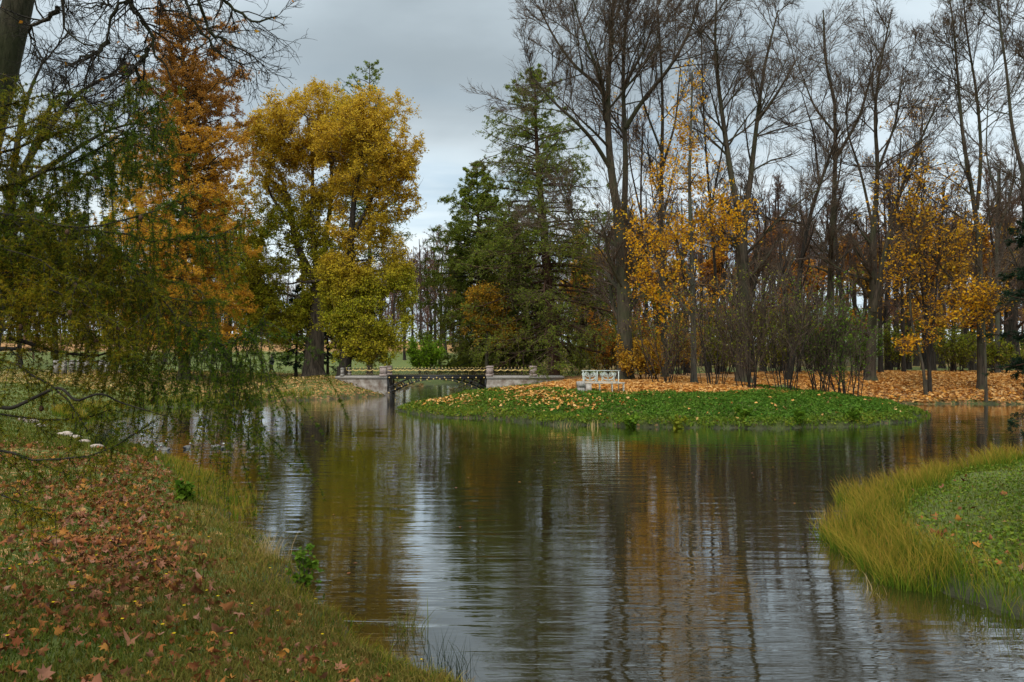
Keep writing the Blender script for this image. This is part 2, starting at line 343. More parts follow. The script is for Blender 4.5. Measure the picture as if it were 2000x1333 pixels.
pf1 = n.ramp(patch.outputs[0], [(.36, (.45, .45, .45)), (.6, (1, 1, 1))])
hgt = n.math('ADD', n.math('MULTIPLY', n.math('MULTIPLY', a1.outputs[0], pf1), .044), n.math('MULTIPLY', n.math('MULTIPLY', a2.outputs[0], .0125), pf))
bp = n('ShaderNodeBump', Strength=1.0, Distance=.30, Height=hgt); n.set(b, 'Normal', bp.outputs[0])
fr = n('ShaderNodeFresnel', IOR=1.33, Normal=bp.outputs[0]); gl = n('ShaderNodeBsdfGlossy', Color=(.93, .95, .97, 1), Roughness=.025, Normal=bp.outputs[0])
mxs = n('ShaderNodeMixShader', _0=n.math('ADD', n.math('MULTIPLY', fr.outputs[0], 1.5), .07, clamp=True), _1=b.outputs[0], _2=gl.outputs[0]); n.set(o, 'Surface', mxs.outputs[0])
g = MB(); g.add([(-40, 1, 0), (95, 1, 0), (95, 90, 0), (-40, 90, 0)], q=[(0, 1, 2, 3)])
put(g.build('water', m), 'dark rippled pond water', 'water', kind='structure')

# ------------------------------------------------------------------ tree growing
class Br:   # a batch of branches: points (N,M,3), radii (N,M), length (N)
    def __init__(s, p, r): s.p = p; s.r = r; s.L = np.linalg.norm(np.diff(p, axis=1), axis=2).sum(1)
def grow(start, d, L, r0, r1, S, wob, trop=0.0):
    N = len(start); p = np.zeros((N, S + 1, 3)); p[:, 0] = start; d = norm(d)
    for s in range(S):
        d = d + RG.normal(0, wob, (N, 3)); d[:, 2] += trop[s] if np.ndim(trop) else trop; d = norm(d)
        p[:, s + 1] = p[:, s] + d * (L / S)[:, None]
    t = np.linspace(0, 1, S + 1)[None]
    return Br(p, r0[:, None] * (1 - t) + np.broadcast_to(r1, (N,))[:, None] * t)
def sprout(par, n, t0, t1, ang, ratio, S, wob, trop=0.0, rr=.55, rmin=.01, taper=None, flat=1.0, asd=.2, Labs=None):
    N, M = par.p.shape[:2]
    cnt = np.broadcast_to(n, (N,)) if np.ndim(n) else np.full(N, n)
    idx = np.repeat(np.arange(N), cnt); K = len(idx)
    t = RG.uniform(t0, t1, K); f = t * (M - 1); k = np.minimum(f.astype(int), M - 2); f = (f - k)[:, None]
    a = par.p[idx, k]; b = par.p[idx, k + 1]; pos = a * (1 - f) + b * f; tan = norm(b - a)
    v = RG.normal(0, 1, (K, 3)); v -= (v * tan).sum(1, keepdims=True) * tan; v[:, 2] *= flat; v = norm(v)
    an = ang(t) if callable(ang) else np.full(K, ang); an = an + RG.normal(0, asd, K)
    d = tan * np.cos(an)[:, None] + v * np.sin(an)[:, None]
    L = (par.L[idx] * ratio if Labs is None else Labs * np.ones(K)) * RG.uniform(.65, 1.2, K)
    if taper is not None: L = L * taper(t)
    rp = (par.r[idx, k] * (1 - f[:, 0]) + par.r[idx, k + 1] * f[:, 0])
    r0 = np.maximum(rp * rr, rmin); return grow(pos, d, L, r0, np.maximum(r0 * .3, rmin * .6), S, wob, trop)
def add_br(mb, br, k):
    tubes(mb, br.p, br.r, k)
def tips(br, n, jit, t0=.3):
    N, M = br.p.shape[:2]; idx = np.repeat(np.arange(N), n); t = RG.uniform(t0, 1, len(idx)) * (M - 1)
    k = np.minimum(t.astype(int), M - 2); f = (t - k)[:, None]
    return br.p[idx, k] * (1 - f) + br.p[idx, k + 1] * f + RG.normal(0, jit, (len(idx), 3))
def leaves(mb, pos, size, mix=0.0, droop=.0, asp=.6, up=.5):
    """one folded four-cornered leaf (or spray of leaves) per point"""
    K = len(pos)
    if K == 0: return
    a = RG.normal(0, 1, (K, 3)); a[:, 2] = a[:, 2] * .6 - droop; a = norm(a)
    nrm = RG.normal(0, 1, (K, 3)); nrm[:, 2] += up; b = norm(np.cross(nrm, a)); s = (size * RG.uniform(.6, 1.35, K))[:, None]
    c = np.cross(a, b)
    v = np.stack([pos - a * s * .5, pos + b * s * asp * .5 + c * s * .12, pos + a * s * .5, pos - b * s * asp * .5 + c * s * .12], 1)
    i = np.arange(K)[:, None] * 4; rn = np.repeat(RG.random(K), 4)
    mx = np.repeat(mix, 4) if np.ndim(mix) else mix
    mb.add(v.reshape(-1, 3), t=np.concatenate([i + [0, 1, 2], i + [0, 2, 3]]), rnd=rn, mix=mx)
MAPLE = np.array([(0, -.5), (.12, -.18), (.42, -.30), (.30, -.04), (.52, .12), (.24, .16), (.20, .34), (0, .55), (-.20, .34), (-.24, .16), (-.52, .12), (-.30, -.04), (-.42, -.30), (-.12, -.18)])
def lobed(mb, pos, size, curl=.25, flatness=1.2, mix=0.0, nrm0=None):
    K = len(pos); n_ = RG.normal(0, .35 / flatness * 1.4, (K, 3)) + (np.array([0, 0, 1.]) if nrm0 is None else nrm0); n_ = norm(n_)
    a = norm(np.cross(n_, norm(RG.normal(0, 1, (K, 3))))); b = np.cross(n_, a); s = (size * RG.uniform(.4, 1.0, K) ** 1.2 * np.where(RG.random(K) < .12, 1.7, 1.1))[:, None, None]
    T = MAPLE * (1 + RG.normal(0, .06, (K, 14, 2)))
    cz = curl * RG.uniform(-1.2, 1.2, (K, 1)) * (T[..., 0] ** 2) + curl * RG.uniform(-1.5, 1.5, (K, 1)) * (T[..., 1] ** 2)
    v = pos[:, None] + s * (T[..., 0:1] * a[:, None] + T[..., 1:2] * b[:, None] + cz[..., None] * n_[:, None] * 1.6)
    v = np.concatenate([pos[:, None], v], 1)
    f = np.array([(0, i, i % 14 + 1) for i in range(1, 15)]); fa = (np.arange(K) * 15)[:, None, None] + f[None]
    mb.add(v.reshape(-1, 3), t=fa.reshape(-1, 3), rnd=np.repeat(RG.random(K), 15), mix=mix)
def skel(lines, Y, zb=None, n=14):
    """lines: [(r0, r1, [(px,py[,depth offset])...])...] -> batch of trunks, all with n points"""
    ps = []; rs = []
    for r0, r1, pts in lines:
        q = [P(a[0], a[1], Y + (a[2] if len(a) > 2 else 0)) for a in pts]
        q = smooth_line(q, n); ps.append(q); rs.append(np.linspace(r0, r1, n))
    return Br(np.array(ps), np.array(rs))
def root_flare(mb, base, r, k=9, h=.9, rnd=.5):
    """buttressed foot of a trunk"""
    zs = np.array([-.35, 0, .12, .35, h]); ra = np.array([1.75, 1.5, 1.28, 1.1, .98]) * r
    th = np.arange(k) * 2 * np.pi / k; lob = 1 + .14 * np.sin(th * 3 + r * 9) * np.array([1.5, 1.2, .8, .3, 0])[:, None]
    v = np.stack([base[0] + np.cos(th)[None] * ra[:, None] * lob, base[1] + np.sin(th)[None] * ra[:, None] * lob, base[2] + zs[:, None] + 0 * lob], -1)
    i = np.arange(4)[:, None] * k + np.arange(k)[None]; j = np.arange(4)[:, None] * k + (np.arange(k)[None] + 1) % k
    mb.add(v.reshape(-1, 3), q=np.stack([i, j, j + k, i + k], -1).reshape(-1, 4), rnd=rnd)
def plant_root(name, x, Y, label, cat='tree', group=None, sink=.0):
    return empty(name, (x, Y, gz(x, Y) - sink), label, cat, group)
def ground_trunks(tr, root):
    """pull the foot of the first trunk to the ground"""
    z = root.location[2]; tr.p[0, 0] = [tr.p[0, 0][0], tr.p[0, 0][1], z - .3]
    return tr

def bare_tree(name, label, Y, lines, nb=18, t0=.35, lrat=.26, ang=.75, trop=.07, dens=1.0, mt='bark', mtw='twig', group=None, lv=4, leafy=0, lm=None, ls=.2, rt=.014, Llimb=None, limb2=None, cat='tree'):
    """leafless tree: hand-laid trunks and forks, then limbs, branches, twigs"""
    lines = [l for l in lines]
    tr = skel(lines, Y); root = plant_root(name, tr.p[0, 0][0], Y, label, cat, group); ground_trunks(tr, root)
    tb = MB(); tubes(tb, tr.p, tr.r, 9); root_flare(tb, (*tr.p[0, 0][:2], root.location[2]), tr.r[0, 0])
    tall = tr.L / tr.L.max(); cnt = np.maximum((nb * tall * dens).astype(int), 4)
    L1 = sprout(tr, cnt, t0, 1.0, lambda t: ang * (1.2 - .5 * t), lrat, 8, .11, trop, .42, .026, lambda t: 1.2 - .6 * (t - t0) / (1 - t0), Labs=Llimb)
    L2 = sprout(L1, int(9 * dens), .12, 1, .62, .44, 5, .11, trop * .7, .5, .015, lambda t: 1.25 - .6 * t)
    L3 = sprout(L2, 6, .12, 1, .58, .5, 4, .11, trop * .7, .6, rt * .9, lambda t: 1.2 - .5 * t)
    add_br(tb, L1, 6); tb.build('trunk', M[mt], root, True)
    b = MB(); add_br(b, L2, 4); add_br(b, L3, 3); last = L3
    if lv > 3:
        L4 = sprout(L3, 4, .2, 1, .55, .62, 3, .10, trop * .6, .7, rt * .62); add_br(b, L4, 3); last = L4
    b.build('branches', M[mtw], root)
    if leafy:
        l = MB(); pos = tips(last, 1, .1); pos = pos[RG.random(len(pos)) < leafy] ; leaves(l, pos, ls); l.build('leaves', M[lm], root)
    return root

def spread(c, n):
    """farthest-point choice of n points out of the candidates"""
    out = [0]; d = np.linalg.norm(c - c[0], axis=1)
    for _ in range(n - 1): k = int(np.argmax(d)); out.append(k); d = np.minimum(d, np.linalg.norm(c - c[k], axis=1))
    return c[out]
def link(P0, R0, T, S, sagup, jit, rmax, rmin, lowpen=1.2):
    """branches from the best nearby point of an older set P0 (n,3) to the targets T"""
    out = []; d = T[:, None] - P0[None]; dist = np.linalg.norm(d, axis=2) + np.maximum(-d[..., 2], 0) * lowpen + np.maximum(np.linalg.norm(d, axis=2) * .35 - d[..., 2], 0) * .25
    k = dist.argmin(1); a = P0[k]; L = np.linalg.norm(T - a, axis=1); t = np.linspace(0, 1, S + 1)[None, :, None]
    mid = (a + T) / 2 + np.stack([0 * L, 0 * L, L * sagup], 1) + RG.normal(0, 1, T.shape) * (L * jit)[:, None]
    p = (1 - t) ** 2 * a[:, None] + 2 * t * (1 - t) * mid[:, None] + t ** 2 * T[:, None]; p[:, 1:-1] += RG.normal(0, 1, p[:, 1:-1].shape) * (L * jit * .16)[:, None, None]
    r0 = np.clip(np.minimum(R0[k] * .6, .012 + L * .016), rmin, rmax); return Br(p, r0[:, None] * (1 - .72 * np.linspace(0, 1, S + 1)[None]))
def env_tree(name, label, Y, lines, ells, n=(16, 90, 700), ls=.17, lm='gold', mt='bark', mtw='twig', group=None, mixf=None, leaf_n=8, keep=1.0, gap=-.45, twl=.5, jit=.09, depth=.85, droop=.25, twn=6, cat='tree', asp=.6):
    """tree whose branches fill a crown outline (ellipses px, py, rx, ry in photo pixels at its distance) and carry leaves along their twigs"""
    tr = skel(lines, Y); root = plant_root(name, tr.p[0, 0][0], Y, label, cat, group); ground_trunks(tr, root)
    tb = MB(); tubes(tb, tr.p, tr.r, 10); root_flare(tb, (*tr.p[0, 0][:2], root.location[2]), tr.r[0, 0])
    sc_ = Y / F; E = [(P(e[0], e[1], Y), np.array([e[2], e[2] * depth, e[3]]) * sc_, e[4] if len(e) > 4 else 1.0) for e in ells]; wv = np.array([np.prod(e[1]) ** .8 * e[2] for e in E]); wv /= wv.sum()
    def samp(m, f=1.0):
        k = RG.choice(len(E), m, p=wv); d = norm(RG.normal(0, 1, (m, 3))) * (RG.random((m, 1)) ** .42) * f; c = np.array([e[0] for e in E])[k]; r = np.array([e[1] for e in E])[k]
        w = c + d * r; w[:, 0] += .5 * wob2(w[:, 1], w[:, 2], .7, 3); return w
    def dense(p): return wob2(p[:, 0] + p[:, 1] * .5, p[:, 2], 1.05, 4) + .5 * wob2(p[:, 1] * 1.3, p[:, 0] + p[:, 2], 1.6, 9)
    al = tr.p.reshape(-1, 3); ar = tr.r.reshape(-1)
    b1 = link(al, ar, spread(samp(n[0] * 12, .72), n[0]), 8, .10, .10, .16, .03); q1 = b1.p[:, 2:].reshape(-1, 3); r1 = b1.r[:, 2:].reshape(-1)
    b2 = link(np.r_[q1, al[6:]], np.r_[r1, ar[6:]], spread(samp(n[1] * 6, .92), n[1]), 6, .08, .10, .06, .018); q2 = b2.p[:, 1:].reshape(-1, 3); r2 = b2.r[:, 1:].reshape(-1)
    t3 = samp(n[2] * 2, 1.0); t3 = t3[dense(t3) > gap][:n[2]]; b3 = link(q2, r2, t3, 4, .06, .10, .024, .010); b4 = sprout(b3, twn, .2, 1, .7, 1, 3, .14, .0, .7, .007, Labs=twl)
    add_br(tb, b1, 6); tw = MB(); add_br(tw, b2, 5); add_br(tw, b3, 4); add_br(tw, b4, 3)
    pos = tips(b4, leaf_n, jit, .1); 
    if keep < 1: pos = pos[RG.random(len(pos)) < keep * np.clip(.9 + .9 * wob2(pos[:, 0] * 1.5, pos[:, 2] * 1.5 + pos[:, 1], 1.4, 2), .1, 2)]
    lf = MB(); leaves(lf, pos, ls, 0 if mixf is None else np.clip(mixf(pos), 0, 1), droop, asp)
    tb.build('trunk', M[mt], root, True); tw.build('branches', M[mtw], root); lf.build('leaves', M[lm], root); return root

def conifer(name, label, Y, line, prof, nwh=46, lm='larch_green', mt='bark', ang0=1.75, sag=.05, needle=.2, dens=1.0, mixf=None, group=None, hang=1.0, t0=.12, leaf_n=4, up_tip=.03, bare=0.0, cat='tree', mtw='twig', asp=.35, k2=9):
    """prof: [(t along the trunk, limb length in m)]"""
    tr = skel([line], Y, n=22); root = plant_root(name, tr.p[0, 0][0], Y, label, cat, group); ground_trunks(tr, root)
    tb = MB(); tubes(tb, tr.p, tr.r, 10); root_flare(tb, (*tr.p[0, 0][:2], root.location[2]), tr.r[0, 0])
    pt, pl = zip(*prof)
    N = int(nwh * 3 * dens); t = np.sort(RG.uniform(t0, .995, N)); f = t * 21; k = np.minimum(f.astype(int), 20); ff = (f - k)[:, None]
    s0 = tr.p[0, k] * (1 - ff) + tr.p[0, k + 1] * ff
    az = np.arange(N) * 2.39996 + RG.normal(0, .35, N); L = np.interp(t, pt, pl) * RG.uniform(.62, 1.12, N)
    el = R(6) + (t - .4) * R(52); d = np.stack([np.cos(az) * np.cos(el), np.sin(az) * np.cos(el), np.sin(el)], 1)
    tro = np.array([-1, -1.2, -.8, -.2, .6, 1.2, 1.4]) * sag
    r0 = np.clip(.018 + L * .011, .015, .12); b1 = grow(s0, d, L, r0, np.full(N, .012), 7, .06, tro); add_br(tb, b1, 5)
    c2 = np.maximum((b1.L * k2 / 4.0 + 3).astype(int), 3)
    b2 = sprout(b1, c2, .12, 1, 1.0, .30, 4, .10, -.10 * hang, .5, .012, lambda t: 1.25 - .75 * t, flat=.35)
    b3 = sprout(b2, 4, .1, 1, .9, .48, 3, .10, -.12 * hang, .6, .009)
    tw = MB(); add_br(tw, b2, 3); add_br(tw, b3, 3)
    lf = MB(); pos = np.concatenate([tips(b3, leaf_n, .05, .0), tips(b2, leaf_n, .05, .1), tips(b1, leaf_n * 2, .06, .35)])
    if bare: pos = pos[RG.random(len(pos)) > bare]
    leaves(lf, pos, needle, 0.0 if mixf is None else np.clip(mixf(pos), 0, 1), .25, asp)
    tb.build('trunk', M[mt], root, True); tw.build('branches', M[mtw], root); lf.build('foliage', M[lm], root)
    return root

def shrub(name, label, x, Y, n, H, spread, mt='bark', mtw='twig', lm=None, leaf=0.0, ls=.1, group=None, cat='shrub', dens=1.0, trop=.04, base=.5, lv=3, foliage='leaves'):
    root = plant_root(name, x, Y, label, cat, group); z = root.location[2]
    az = RG.uniform(0, 2 * np.pi, n); s0 = np.stack([x + np.cos(az) * RG.uniform(0, base, n), Y + np.sin(az) * RG.uniform(0, base, n), np.full(n, z - .1)], 1)
    sp = RG.uniform(.1, 1, n) * spread; d = np.stack([np.cos(az) * sp, np.sin(az) * sp, np.ones(n)], 1)
    b0 = grow(s0, d, H * RG.uniform(.65, 1.05, n), RG.uniform(.016, .036, n), np.full(n, .010), 8, .07, trop)
    tb = MB(); add_br(tb, b0, 6); tb.build('stems', M[mt], root, True)
    b1 = sprout(b0, int(9 * dens), .15, 1, .5, .36, 5, .10, .05, .55, .013, lambda t: 1.25 - .8 * t)
    b2 = sprout(b1, int(6 * dens), .1, 1, .55, .5, 3, .12, .04, .6, .010); tw = MB(); add_br(tw, b1, 4); add_br(tw, b2, 3); last = b2
    if lv > 3: b3 = sprout(b2, 3, .1, 1, .6, .55, 2, .12, .03, .7, .008); add_br(tw, b3, 3); last = b3
    tw.build('twigs', M[mtw], root)
    if leaf:
        lf = MB(); pos = tips(last, max(1, int(math.ceil(leaf))), .06, .1); pos = pos[RG.random(len(pos)) < leaf / math.ceil(leaf)]; leaves(lf, pos, ls); lf.build(foliage, M[lm], root)
    return root
def dup(root, loc, rz=0.0, sc=1.0, label=None):
    r = root.copy(); COL.objects.link(r); r.location = loc; r.rotation_euler = (0, 0, rz); r.scale = (sc, sc, sc)
    if label: r['label'] = label
    for ch in list(root.children): c = ch.copy(); COL.objects.link(c); c.parent = r
    return r

# ------------------------------------------------------------------ far left: larch, golden trees
RG = np.random.default_rng(11)
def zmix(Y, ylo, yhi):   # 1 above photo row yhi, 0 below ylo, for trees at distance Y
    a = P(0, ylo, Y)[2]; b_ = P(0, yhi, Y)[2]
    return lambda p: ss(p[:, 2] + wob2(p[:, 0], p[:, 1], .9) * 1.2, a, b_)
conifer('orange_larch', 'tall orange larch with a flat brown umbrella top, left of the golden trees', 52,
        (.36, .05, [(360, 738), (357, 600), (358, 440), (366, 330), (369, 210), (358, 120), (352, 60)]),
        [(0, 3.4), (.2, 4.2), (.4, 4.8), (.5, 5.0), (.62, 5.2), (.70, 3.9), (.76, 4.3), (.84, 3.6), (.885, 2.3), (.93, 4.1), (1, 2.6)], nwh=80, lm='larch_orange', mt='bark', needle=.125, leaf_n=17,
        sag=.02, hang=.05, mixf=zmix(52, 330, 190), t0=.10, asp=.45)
gmx = lambda Y, lo, hi: (lambda p: np.clip(1 - ss(p[:, 2], P(0, lo, Y)[2], P(0, hi, Y)[2]) + .35 * wob2(p[:, 0], p[:, 2], .8, 3), 0, 1))
env_tree('yellow_linden', 'broad yellow-green tree behind the orange larch', 64,
        [(.36, .1, [(442, 720), (446, 600), (440, 480), (425, 350), (400, 260)]), (.16, .05, [(443, 560), (475, 470), (480, 400)]), (.14, .05, [(444, 600), (380, 500), (330, 420)])],
        [(340, 400, 130, 150), (250, 360, 70, 110), (440, 520, 70, 150, 2), (320, 590, 120, 90, 1.3), (470, 430, 50, 90, 2), (500, 600, 50, 80, 2.5)], n=(26, 150, 1500), ls=.16, mixf=gmx(64, 520, 340), leaf_n=6, gap=-.2)
env_tree('golden_tree', 'large golden tree with a thick fluted trunk beside the path on the left bank', 60,
        [(.80, .40, [(612, 727), (616, 650), (620, 590), (622, 520)]), (.34, .10, [(620, 560), (594, 510), (574, 470), (570, 420), (548, 340, 1)]),
         (.16, .05, [(571, 440), (540, 400), (522, 370), (528, 330)]), (.2, .06, [(566, 390), (540, 360), (505, 340)]), (.22, .07, [(620, 560), (608, 430, -1), (612, 320), (600, 230)]),
         (.24, .08, [(622, 552), (640, 450, 1), (650, 360, 1), (640, 230)]), (.14, .06, [(600, 552, -1), (640, 545, -2), (660, 538, -2)])],
        [(605, 245, 112, 84, 1.3), (545, 285, 75, 66, 1.3), (660, 300, 80, 95), (510, 410, 56, 105, 1.5), (580, 420, 56, 80, 1), (500, 560, 56, 85, 2), (560, 620, 66, 62, 2.6), (635, 440, 56, 60, 1.2), (495, 260, 45, 50), (545, 500, 50, 60, 1.2), (600, 600, 40, 50, 1.5), (640, 520, 50, 60, 1.6), (640, 360, 60, 60, 1.2)],
        n=(44, 240, 3200), mt='bark_old', ls=.155, leaf_n=7, mixf=gmx(60, 480, 320), gap=-.35, depth=.8)
env_tree('golden_tree', 'dark-trunked golden tree by the left end of the bridge, drooping yellow-green low branches', 56,
        [(.46, .30, [(672, 738), (680, 650), (684, 560), (684, 490)]), (.26, .08, [(684, 500), (690, 400), (705, 300), (712, 240)]), (.12, .05, [(684, 515), (650, 508), (644, 514)]), (.10, .06, [(684, 512), (715, 508), (722, 508)]),
         (.16, .05, [(686, 470), (730, 380), (760, 320)]), (.10, .03, [(682, 560), (720, 590), (745, 640)]), (.09, .03, [(680, 590), (660, 640), (655, 680)])],
        [(728, 290, 110, 122, 1.3), (785, 340, 56, 100), (705, 430, 66, 66, 1.3), (680, 245, 64, 60), (745, 520, 58, 80, 2), (695, 620, 76, 84, 2.2), (760, 600, 50, 105, 2.2), (660, 650, 44, 54, 2), (725, 680, 56, 34, 2), (655, 550, 50, 60, 2), (705, 540, 60, 50, 2)],
        n=(44, 230, 2700), mt='bark_dark', ls=.155, leaf_n=7, mixf=gmx(56, 600, 440), gap=-.22, depth=.8)
conifer('dark_spruce', 'dark conifer whose tip rises behind the golden crown', 78, (.30, .03, [(722, 716), (722, 400), (722, 122)]),
        [(0, 5), (.5, 5), (.8, 4), (.9, 3.0), (1, .6)], nwh=40, lm='larch_green', needle=.24, sag=.03, hang=.6, bare=.35, t0=.3, leaf_n=3, mtw='twig_dark')
conifer('small_dark_spruce', 'low dark green spruce beside the fluted trunk', 63, (.12, .03, [(578, 722), (580, 660), (582, 560)]),
        [(0, 2.2), (.3, 1.9), (.7, 1.1), (1, .3)], nwh=22, lm='spruce', needle=.16, sag=.05, hang=.5, t0=.05, leaf_n=5, mtw='twig_dark')
conifer('small_dark_spruce', 'low dark green spruce between the fluted trunk and the bridge', 66, (.12, .03, [(640, 722), (640, 640), (640, 590)]),
        [(0, 2.6), (.3, 2.2), (.7, 1.1), (1, .3)], nwh=18, lm='spruce', needle=.17, sag=.05, hang=.5, t0=.05, leaf_n=4, mtw='twig_dark')
# ------------------------------------------------------------------ middle: bush, weeping larches
shrub('round_green_bush', 'rounded bright green bush behind the bridge', P(803, 700, 72)[0], 84, 34, 4.0, .55, lm='bush_leaf', leaf=7, ls=.16, dens=1.1, base=.9, trop=.02, mtw='twig', cat='bush')
conifer('green_larch', 'tall green larch with open top and long drooping boughs right of the bridge', 60, (.50, .04, [(1085, 728), (1078, 640), (1066, 500), (1056, 380), (1048, 290), (1046, 215), (1044, 138)]),
        [(0, 8.6), (.2, 8.4), (.35, 7.4), (.5, 6.0), (.62, 4.8), (.72, 4.6), (.82, 3.4), (.92, 2.2), (1, .6)], nwh=56, lm='larch_green', needle=.15, sag=.085, hang=1.1, leaf_n=13, t0=.10, bare=.25,
        mt='bark_warm', mixf=lambda p: ss(wob2(p[:, 0], p[:, 2], .9, 4), .1, .8) * .4 * (1 - ss(p[:, 2], 6, 14)), k2=10)
conifer('green_larch', 'shorter dense green larch with boughs sweeping down to the bridge rail', 64, (.34, .04, [(945, 726), (940, 600), (935, 450), (930, 322)]),
        [(0, 3.6), (.12, 4.2), (.3, 5.0), (.45, 5.2), (.6, 4.4), (.8, 2.6), (1, .5)], nwh=66, lm='larch_green', needle=.15, sag=.08, hang=.9, leaf_n=14, t0=.05,
        mixf=lambda p: ss(wob2(p[:, 0], p[:, 2], .8, 2), .0, .8) * .6 * (1 - ss(p[:, 2], 4, 11)), k2=10)
conifer('green_larch', 'low broad green larch filling the gap between the two taller green larches', 68, (.26, .04, [(1005, 724), (1003, 560), (1000, 430)]),
        [(0, 5), (.3, 4.6), (.6, 3.2), (.8, 2.0), (1, .4)], nwh=56, lm='larch_green', needle=.15, sag=.08, hang=.9, leaf_n=11, t0=.05, mixf=lambda p: ss(wob2(p[:, 0], p[:, 2], .8, 5), -.1, .7) * .7, k2=9)
env_tree('russet_tree', 'small russet-leaved tree seen through the green larches', 60, [(.14, .05, [(950, 722), (952, 640), (955, 580)])], [(955, 600, 46, 50), (985, 650, 34, 30), (930, 640, 24, 30)], n=(8, 30, 200), ls=.16, lm='ochre_leaf', leaf_n=6, gap=-.3)
bare_tree('slender_tree', 'slender dark tree standing behind the bridge between bush and larches', 86, [(.22, .05, [(859, 715), (862, 640), (860, 560), (866, 480)]), (.12, .04, [(863, 650), (880, 590), (884, 520)])], nb=14, t0=.25, lrat=.3, mt='bark', mtw='twig_red', leafy=.12, lm='rust_leaf', ls=.16)
shrub('low_bush', 'low leafy bush behind the bridge rail right of the slender tree', P(905, 715, 62)[0], 74, 26, 1.9, .8, lm='olive_leaf', leaf=4, ls=.16, base=2.0, group=None, cat='bush')
bare_tree('fallen_limb_shrub', 'sparse bare shrub with fanning stems right of the tall green larch', 72, [(.06, .03, [(1152, 722), (1140, 660), (1130, 620)]), (.06, .03, [(1152, 722), (1165, 660), (1180, 610)]), (.06, .03, [(1152, 722), (1155, 660), (1153, 610)])], nb=8, t0=.2, lrat=.4, mt='bark', lv=3, cat='shrub')
# ------------------------------------------------------------------ right: bare wood on the peninsula
RG = np.random.default_rng(23)
bare_tree('twin_topped_tree', 'tallest bare tree with paired upright stems just behind the white bench', 47,
    [(.50, .30, [(1221, 738), (1220, 640), (1216, 520), (1211, 440)]), (.28, .05, [(1212, 450), (1200, 380), (1188, 290), (1186, 200), (1192, 90), (1200, -40)]), (.22, .05, [(1214, 480, 1), (1222, 380, 1.5), (1222, 280, 1.5), (1216, 180, 2), (1218, 70, 2), (1235, -40, 2)]),
     (.15, .04, [(1222, 250, 1.5), (1262, 185, 1), (1305, 140, 0), (1350, 60, -1), (1370, -20, -1)]), (.14, .04, [(1192, 330), (1160, 275, -1), (1122, 235, -2), (1080, 200, -2), (1040, 150, -2)]), (.13, .04, [(1187, 210), (1172, 165, 1), (1130, 140, 1), (1085, 80, 2), (1050, 10, 2)]),
     (.10, .03, [(1187, 200), (1160, 120, -2), (1130, 40, -2), (1110, -40, -2)]), (.10, .03, [(1218, 170, 2), (1262, 90, 3), (1290, 0, 3)]), (.05, .02, [(1219, 570), (1185, 505, -2), (1150, 460, -3), (1110, 420, -3)])],
    nb=24, t0=.32, lrat=.20, ang=.95, trop=.04, mt='bark', dens=1.0, Llimb=4.6, rt=.012)
env_tree('orange_maple', 'maple with sparse bright orange leaves in front of the bare trees', 43,
    [(.17, .04, [(1355, 742), (1354, 600), (1350, 470), (1345, 340), (1352, 200), (1352, 140)]), (.09, .03, [(1352, 560), (1320, 470), (1290, 400), (1280, 300)]), (.08, .03, [(1350, 480), (1390, 400), (1420, 370)]), (.09, .03, [(1354, 620), (1300, 560), (1262, 480)])],
    [(1350, 165, 34, 50, .6), (1320, 260, 60, 60, .7), (1330, 370, 95, 80), (1310, 470, 105, 80, 1.2), (1400, 430, 80, 70), (1330, 560, 110, 50), (1250, 440, 45, 60, .7), (1300, 620, 70, 40, .35)],
    n=(20, 80, 420), ls=.14, lm='maple', leaf_n=9, keep=.38, gap=-.15, droop=.5, jit=.12, mt='bark_grey', depth=1.0, asp=.75)
